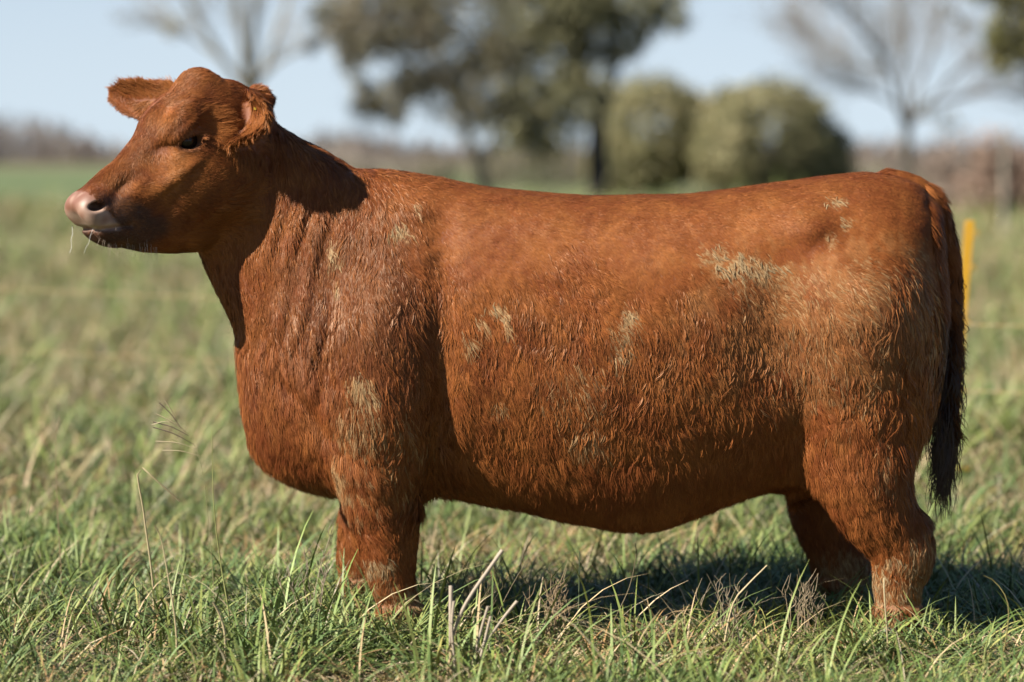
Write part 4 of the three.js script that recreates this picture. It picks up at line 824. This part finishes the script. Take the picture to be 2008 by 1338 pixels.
// ---------------------------------------------------------------- grass
const GREEN = [[138, 156, 74], [116, 142, 64], [156, 166, 86], [100, 128, 60], [174, 172, 98], [120, 146, 84]], STRAW = [[216, 194, 150], [198, 174, 128], [226, 210, 176], [186, 152, 104], [206, 186, 156]];
const GT = GREEN.map((c) => sunlit(...c)), ST = STRAW.map((c) => sunlit(...c));
function tuft(seed, { blades, height, width, spread, lean, dry, curl = 1, segments = 5 }) {
  const r = random(seed), position = [], color = [], index = [];
  for (let b = 0; b < blades; b++) {
    const a = r() * 6.283, rr = spread * Math.sqrt(r()), x0 = Math.cos(a) * rr, z0 = Math.sin(a) * rr, az = a + (r() - 0.5) * 2.2, len = height * (0.45 + 0.75 * r()), tip = lean * (0.3 + 1.1 * r()), w = width * (0.55 + 0.7 * r()), dead = r() < dry, tone = (dead ? ST : GT)[Math.floor(r() * (dead ? ST : GT).length)], twist = (r() - 0.5) * 1.6, base = position.length / 3, k = 0.8 + 0.4 * r();
    let x = x0, y = -0.004, z = z0, th = 0.1 + tip * 0.25;
    for (let s = 0; s <= segments; s++) {
      const t = s / segments, hw = w * 0.5 * Math.min(1, 0.55 + t * 2) * (1 - t) ** 0.55 + 0.0002, sa = az + 1.571 + twist * t;
      position.push(x - Math.cos(sa) * hw, y, z - Math.sin(sa) * hw, x + Math.cos(sa) * hw, y, z + Math.sin(sa) * hw);
      color.push(...tone.map((v) => v * k), ...tone.map((v) => v * k));
      if (s) { const q = base + s * 2; index.push(q - 2, q - 1, q + 1, q - 2, q + 1, q); }
      th += tip * curl / segments; const st = len / segments;
      x += Math.cos(az) * Math.sin(th) * st; z += Math.sin(az) * Math.sin(th) * st; y += Math.cos(th) * st; if (y < 0.003) y = 0.003 + 0.004 * r();
    }
  }
  return geometryOf(position, index, null, color);
}
const bladeMat = new THREE.MeshStandardMaterial({ vertexColors: true, roughness: 0.62, side: THREE.DoubleSide });
const grassKinds = [
  ...[1, 2, 3, 4].map((s) => ({ geo: tuft(s, { blades: 30, height: s % 2 ? 0.14 : 0.175, width: 0.0052, spread: 0.055, lean: s % 2 ? 1.5 : 2.7, dry: 0.10, curl: 1.25 }), part: 'green_blades' })),
  ...[5, 6, 7].map((s) => ({ geo: tuft(s, { blades: 24, height: 0.125, width: 0.0038, spread: 0.06, lean: 2.8, dry: 0.85, curl: 1.3 }), part: 'dry_blades' })),
  ...[8, 9].map((s) => ({ geo: tuft(s, { blades: 32, height: 0.045, width: 0.0080, spread: 0.055, lean: 2.0, dry: 0.06, segments: 4 }), part: 'low_leaves' })),
  ...[10, 11].map((s) => ({ geo: tuft(s, { blades: 6, height: 0.22, width: 0.0046, spread: 0.04, lean: 1.4, dry: 0.4 }), part: 'tall_blades' })),
];
const grass = thing('pasture_grass');
tag(grass, 'mixed green and straw-coloured grass covering the pasture', 'grass', null, 'stuff');
{
  const r = random(200), lists = grassKinds.map(() => ({ m: [], c: [] })), m = new THREE.Matrix4(), q = new THREE.Quaternion(), e = new THREE.Euler(), P = new THREE.Vector3(), Sc = new THREE.Vector3();
  const zones = [[3.9, 4.9, 750, 1, 1], [4.9, 7.6, 1150, 1, 1], [7.6, 11, 520, 1.1, 1], [11, 17, 230, 1.3, 1], [17, 30, 75, 1.7, 1], [30, 58, 16, 2.3, 1]];
  for (const [d0, d1, density, size] of zones) {
    const half = (d) => 1004 * d / FPX * 1.22 + 0.35, area = (d1 - d0) * (half(d0) + half(d1)), count = Math.round(area * density);
    for (let i = 0; i < count; i++) {
      const d = Math.sqrt(lerp(d0 * d0, d1 * d1, r())), x = (r() * 2 - 1) * half(d), z = D - d;
      const patch = noise2(x * 0.9 + 5, z * 0.9) + 0.6 * noise2(x * 2.7, z * 2.7 + 9), lush = noise2(x * 0.5 - 20, z * 0.35);
      if (d > 31.5 && d < 36 && x > 4 && r() < 0.85) continue;
      let kind; const u = r(), dryShare = clamp(0.41 + 0.30 * patch + 0.16 * smooth(6.8, 13, d));
      if (u < dryShare) kind = 4 + Math.floor(r() * 3);
      else if (u < dryShare + 0.26) kind = 7 + Math.floor(r() * 2);
      else if (u < dryShare + 0.26 + 0.04 + (d > 7.5 ? 0.08 : 0)) kind = 9 + Math.floor(r() * 2);
      else kind = Math.floor(r() * 4);
      const s = size * (0.65 + 0.6 * r()) * (1 + 0.2 * lush) * (1 + 0.35 * smooth(7.2, 9, d) + 0.15 * smooth(5.25, 5.5, d) * smooth(6.1, 5.8, d) - 0.25 * smooth(5.2, 4.9, d));
      e.set((r() - 0.5) * 0.25, r() * 6.283, (r() - 0.5) * 0.25);
      m.compose(P.set(x, 0, z), q.setFromEuler(e), Sc.set(s, s * (0.8 + 0.4 * r()), s));
      const tint = 0.85 + 0.3 * r(), warm = 1 + 0.10 * patch;
      lists[kind].m.push(...m.elements); lists[kind].c.push(tint * warm, tint, tint * (2 - warm));
    }
  }
  // the grass was not grazed close about the feet
  for (const [hx, hz] of [[795, 0.185], [705, -0.185], [1760, 0.19], [1636, -0.19]].map(([px, z]) => [at(px, 1240, z).x, z])) for (let i = 0; i < 70; i++) {
    const x = hx + (r() - 0.5) * 0.34, z = hz + 0.06 + r() * 0.2, kind = r() < 0.2 ? 4 + Math.floor(r() * 3) : Math.floor(r() * 4), s = 0.85 + 0.45 * r();
    m.compose(P.set(x, 0, z), q.setFromEuler(e.set((r() - 0.5) * 0.25, r() * 6.283, (r() - 0.5) * 0.25)), Sc.set(s, s, s));
    const tint = 0.85 + 0.3 * r(); lists[kind].m.push(...m.elements); lists[kind].c.push(tint, tint, tint);
  }
  let total = 0; const used = new Map();
  grassKinds.forEach(({ geo, part: name }, i) => {
    const n = lists[i].m.length / 16, mesh = lit(new THREE.InstancedMesh(geo, bladeMat, n));
    mesh.instanceMatrix.array.set(lists[i].m); mesh.instanceColor = new THREE.InstancedBufferAttribute(new Float32Array(lists[i].c), 3);
    const k = used.get(name) ?? 0; used.set(name, k + 1);
    mesh.name = name + (k ? '_' + String(k).padStart(3, '0') : ''); mesh.userData.kind = 'stuff'; grass.add(mesh); total += n;
  });
  console.log('tufts', total);
}

// ---------------------------------------------------------------- single stems that stand out of the grass
const stemMat = (c, rough = 0.7) => new THREE.MeshStandardMaterial({ color: new THREE.Color().setRGB(...sunlit(...c)), roughness: rough, side: THREE.DoubleSide });
const woody = stemMat([196, 180, 160]), strawMat = stemMat([210, 192, 148]), deadMat = stemMat([182, 156, 120]), freshMat = stemMat([124, 150, 70]), darkStem = stemMat([124, 110, 78]);
// foot and tip as photo pixels at a depth (camera to stem); the foot is brought down to the ground
function stem(name, label, category, depth, points, r0, r1, material, group) {
  const w = points.map(([px, py]) => farAt(px, py, depth)), base = new THREE.Vector3(w[0].x, 0, D - depth), o = thing(name, base.x, 0, base.z), r = random(Math.round(points[0][0] * 7 + points[0][1]));
  tag(o, label, category, group);
  const pts = [new THREE.Vector3(0, -0.01, 0), ...w.slice(w[0].y < 0.02 ? 1 : 0).map((p, i) => p.sub(base).add(new THREE.Vector3(0, 0, (r() - 0.5) * 0.02)))];
  part('stalk', tubeAlong(pts, r0, r1, 6), material, o);
  return { o, base };
}
const stubble = 'snapped woody stalks in front of the near fore hoof';
stem('snapped_stalk', 'long pale woody stalk leaning right in front of the fore hoof, longest of its clump', 'stalk', 5.43, [[880, 1285], [905, 1200], [985, 1080]], 0.0036, 0.0045, woody, stubble);
stem('snapped_stalk', 'upright pale woody stub beside the long leaning stalk', 'stalk', 5.42, [[884, 1300], [884, 1220], [884, 1150]], 0.0042, 0.0048, woody, stubble);
stem('snapped_stalk', 'thin crooked pale stub just right of the upright stub', 'stalk', 5.38, [[892, 1310], [886, 1230], [890, 1180]], 0.0028, 0.0032, woody, stubble);
stem('snapped_stalk', 'short pale woody stalk in the middle of the clump', 'stalk', 5.42, [[928, 1300], [940, 1250], [957, 1190]], 0.0028, 0.0032, woody, stubble);
stem('snapped_stalk', 'short leaning woody stalk next to the middle one', 'stalk', 5.40, [[938, 1310], [950, 1260], [962, 1210]], 0.0028, 0.003, woody, stubble);
stem('snapped_stalk', 'low woody stalk leaning right toward the dead weed', 'stalk', 5.43, [[930, 1300], [975, 1230], [1014, 1180]], 0.0032, 0.0036, woody, stubble);
function deadWeed(label, px, depth, height, width, count, material, seed) { // a tuft of fine forked dead stems
  const o = thing('dead_weed', groundX(px, depth), 0, D - depth), r = random(seed);
  tag(o, label, 'weed', 'dead weeds in the grass');
  for (let i = 0; i < count; i++) {
    const a = r() * 6.283, lean = width * (0.2 + r()), h = height * (0.5 + 0.6 * r()), x = Math.cos(a) * lean, z = Math.sin(a) * lean * 0.6, x0 = (r() - 0.5) * 0.05, z0 = (r() - 0.5) * 0.04;
    const mid = new THREE.Vector3(x0 + x * 0.4 + (r() - 0.5) * 0.01, h * 0.5, z0 + z * 0.4), top = new THREE.Vector3(x0 + x, h, z0 + z), geos = [tubeAlong([new THREE.Vector3(x0, -0.01, z0), mid, top], 0.0017, 0.0007, 5)];
    for (let k = 0; k < 3; k++) { const t = 0.4 + 0.5 * r(), s = mid.clone().lerp(top, t); geos.push(tubeAlong([s, s.clone().add(new THREE.Vector3((r() - 0.5) * 0.03, 0.015, (r() - 0.5) * 0.03)), s.clone().add(new THREE.Vector3((r() - 0.5) * 0.06, 0.03 + 0.03 * r(), (r() - 0.5) * 0.05))], 0.0009, 0.0004, 4)); }
    part('stem', mergeGeometries(geos), material, o);
  }
}
deadWeed('brown twiggy dead weed standing under the belly', 1088, 5.75, 0.17, 0.05, 14, deadMat, 301);
deadWeed('dark twiggy dead weed in the shade right of the fore hoof', 930, 5.85, 0.19, 0.09, 12, darkStem, 302);
deadWeed('grey dead weed pressed against the far hind hoof', 1572, 5.8, 0.15, 0.035, 14, stemMat([174, 154, 124]), 303);
deadWeed('sparse pale dead weed left of the hind hooves', 1440, 5.7, 0.16, 0.10, 10, stemMat([176, 158, 128]), 304);
deadWeed('wispy dead weed in front of the brisket', 600, 5.85, 0.26, 0.10, 9, stemMat([176, 158, 136]), 305);
// seed-headed grass in front of the chest and other tall stems
{
  const { o, base } = stem('seed_head_grass', 'tall grass stem with a drooping bristly seed head before the brisket', 'grass stem', 5.9, [[420, 1190], [405, 990], [392, 900], [370, 855], [335, 825]], 0.0011, 0.0005, stemMat([176, 170, 120]));
  const spikes = [[370, 855, 300, 828], [365, 850, 305, 812], [355, 840, 312, 790], [350, 836, 322, 784], [385, 880, 305, 866], [380, 872, 300, 838], [392, 895, 318, 884], [345, 830, 298, 834]];
  for (const [x0, y0, x1, y1] of spikes) {
    const a = farAt(x0, y0, 5.9).sub(base), b = farAt(x1, y1, 5.9).sub(base), mid = a.clone().lerp(b, 0.5).add(new THREE.Vector3(0, 0.006, 0.004));
    part('spikelet', tubeAlong([a, mid, b], 0.0007, 0.0015, 5), x1 % 4 ? stemMat([206, 190, 152]) : stemMat([124, 104, 92]), o);
  }
}
const tall = 'tall single grass stems left of the cow';
stem('grass_stem', 'straight yellow-green grass stem rising in front of the brisket', 'grass stem', 5.75, [[450, 1215], [430, 1090], [420, 990], [415, 840]], 0.0022, 0.0007, stemMat([168, 170, 100]), tall);
stem('grass_stem', 'pale downy dry grass stem with a bent top', 'grass stem', 5.5, [[345, 1240], [328, 1130], [312, 1050], [303, 1030]], 0.0026, 0.0012, strawMat, tall);
stem('grass_stem', 'upright thin green grass stem at the pasture edge', 'grass stem', 5.55, [[20, 1200], [38, 1090], [58, 985]], 0.0016, 0.0006, freshMat, tall);
stem('grass_stem', 'kinked straw-coloured stem folded over in two', 'grass stem', 5.95, [[300, 1160], [282, 1010], [272, 915], [310, 945], [352, 985]], 0.0026, 0.0018, strawMat, tall);
stem('grass_stem', 'thin brown grass stem curving upward, farthest from the cow', 'grass stem', 6.3, [[120, 1130], [112, 960], [110, 850], [116, 815]], 0.0015, 0.0006, deadMat, tall);
stem('grass_stem', 'short dry broken stem near the pale downy stem', 'grass stem', 5.5, [[440, 1240], [428, 1200], [418, 1180]], 0.003, 0.0026, strawMat, tall);
const right = 'single dry stems near the hind hooves';
stem('grass_stem', 'long dry stem leaning right, left of the hind hooves', 'grass stem', 5.55, [[1410, 1338], [1440, 1180], [1462, 1150], [1505, 1110]], 0.003, 0.0016, strawMat, right);
stem('grass_stem', 'thin white-tipped dry stem crossing the near hind hoof', 'grass stem', 5.6, [[1740, 1260], [1733, 1160], [1735, 1135]], 0.0022, 0.0014, strawMat, right);
stem('grass_stem', 'olive stem bent over at the right of the tail', 'grass stem', 5.5, [[1960, 1330], [1975, 1180], [1950, 1140], [1930, 1130]], 0.0022, 0.001, stemMat([140, 130, 70]), right);
stem('grass_stem', 'dark wiry stem with hooked tip under the belly', 'grass stem', 5.85, [[1200, 1230], [1235, 1150], [1248, 1080], [1246, 1066]], 0.0016, 0.0009, darkStem, 'dark stems under the belly');
stem('grass_stem', 'dark straight blade-like stem under the belly', 'grass stem', 5.85, [[1134, 1230], [1136, 1150], [1137, 1082]], 0.0024, 0.0014, stemMat([76, 92, 56]), 'dark stems under the belly');

renderer.render(scene, camera);
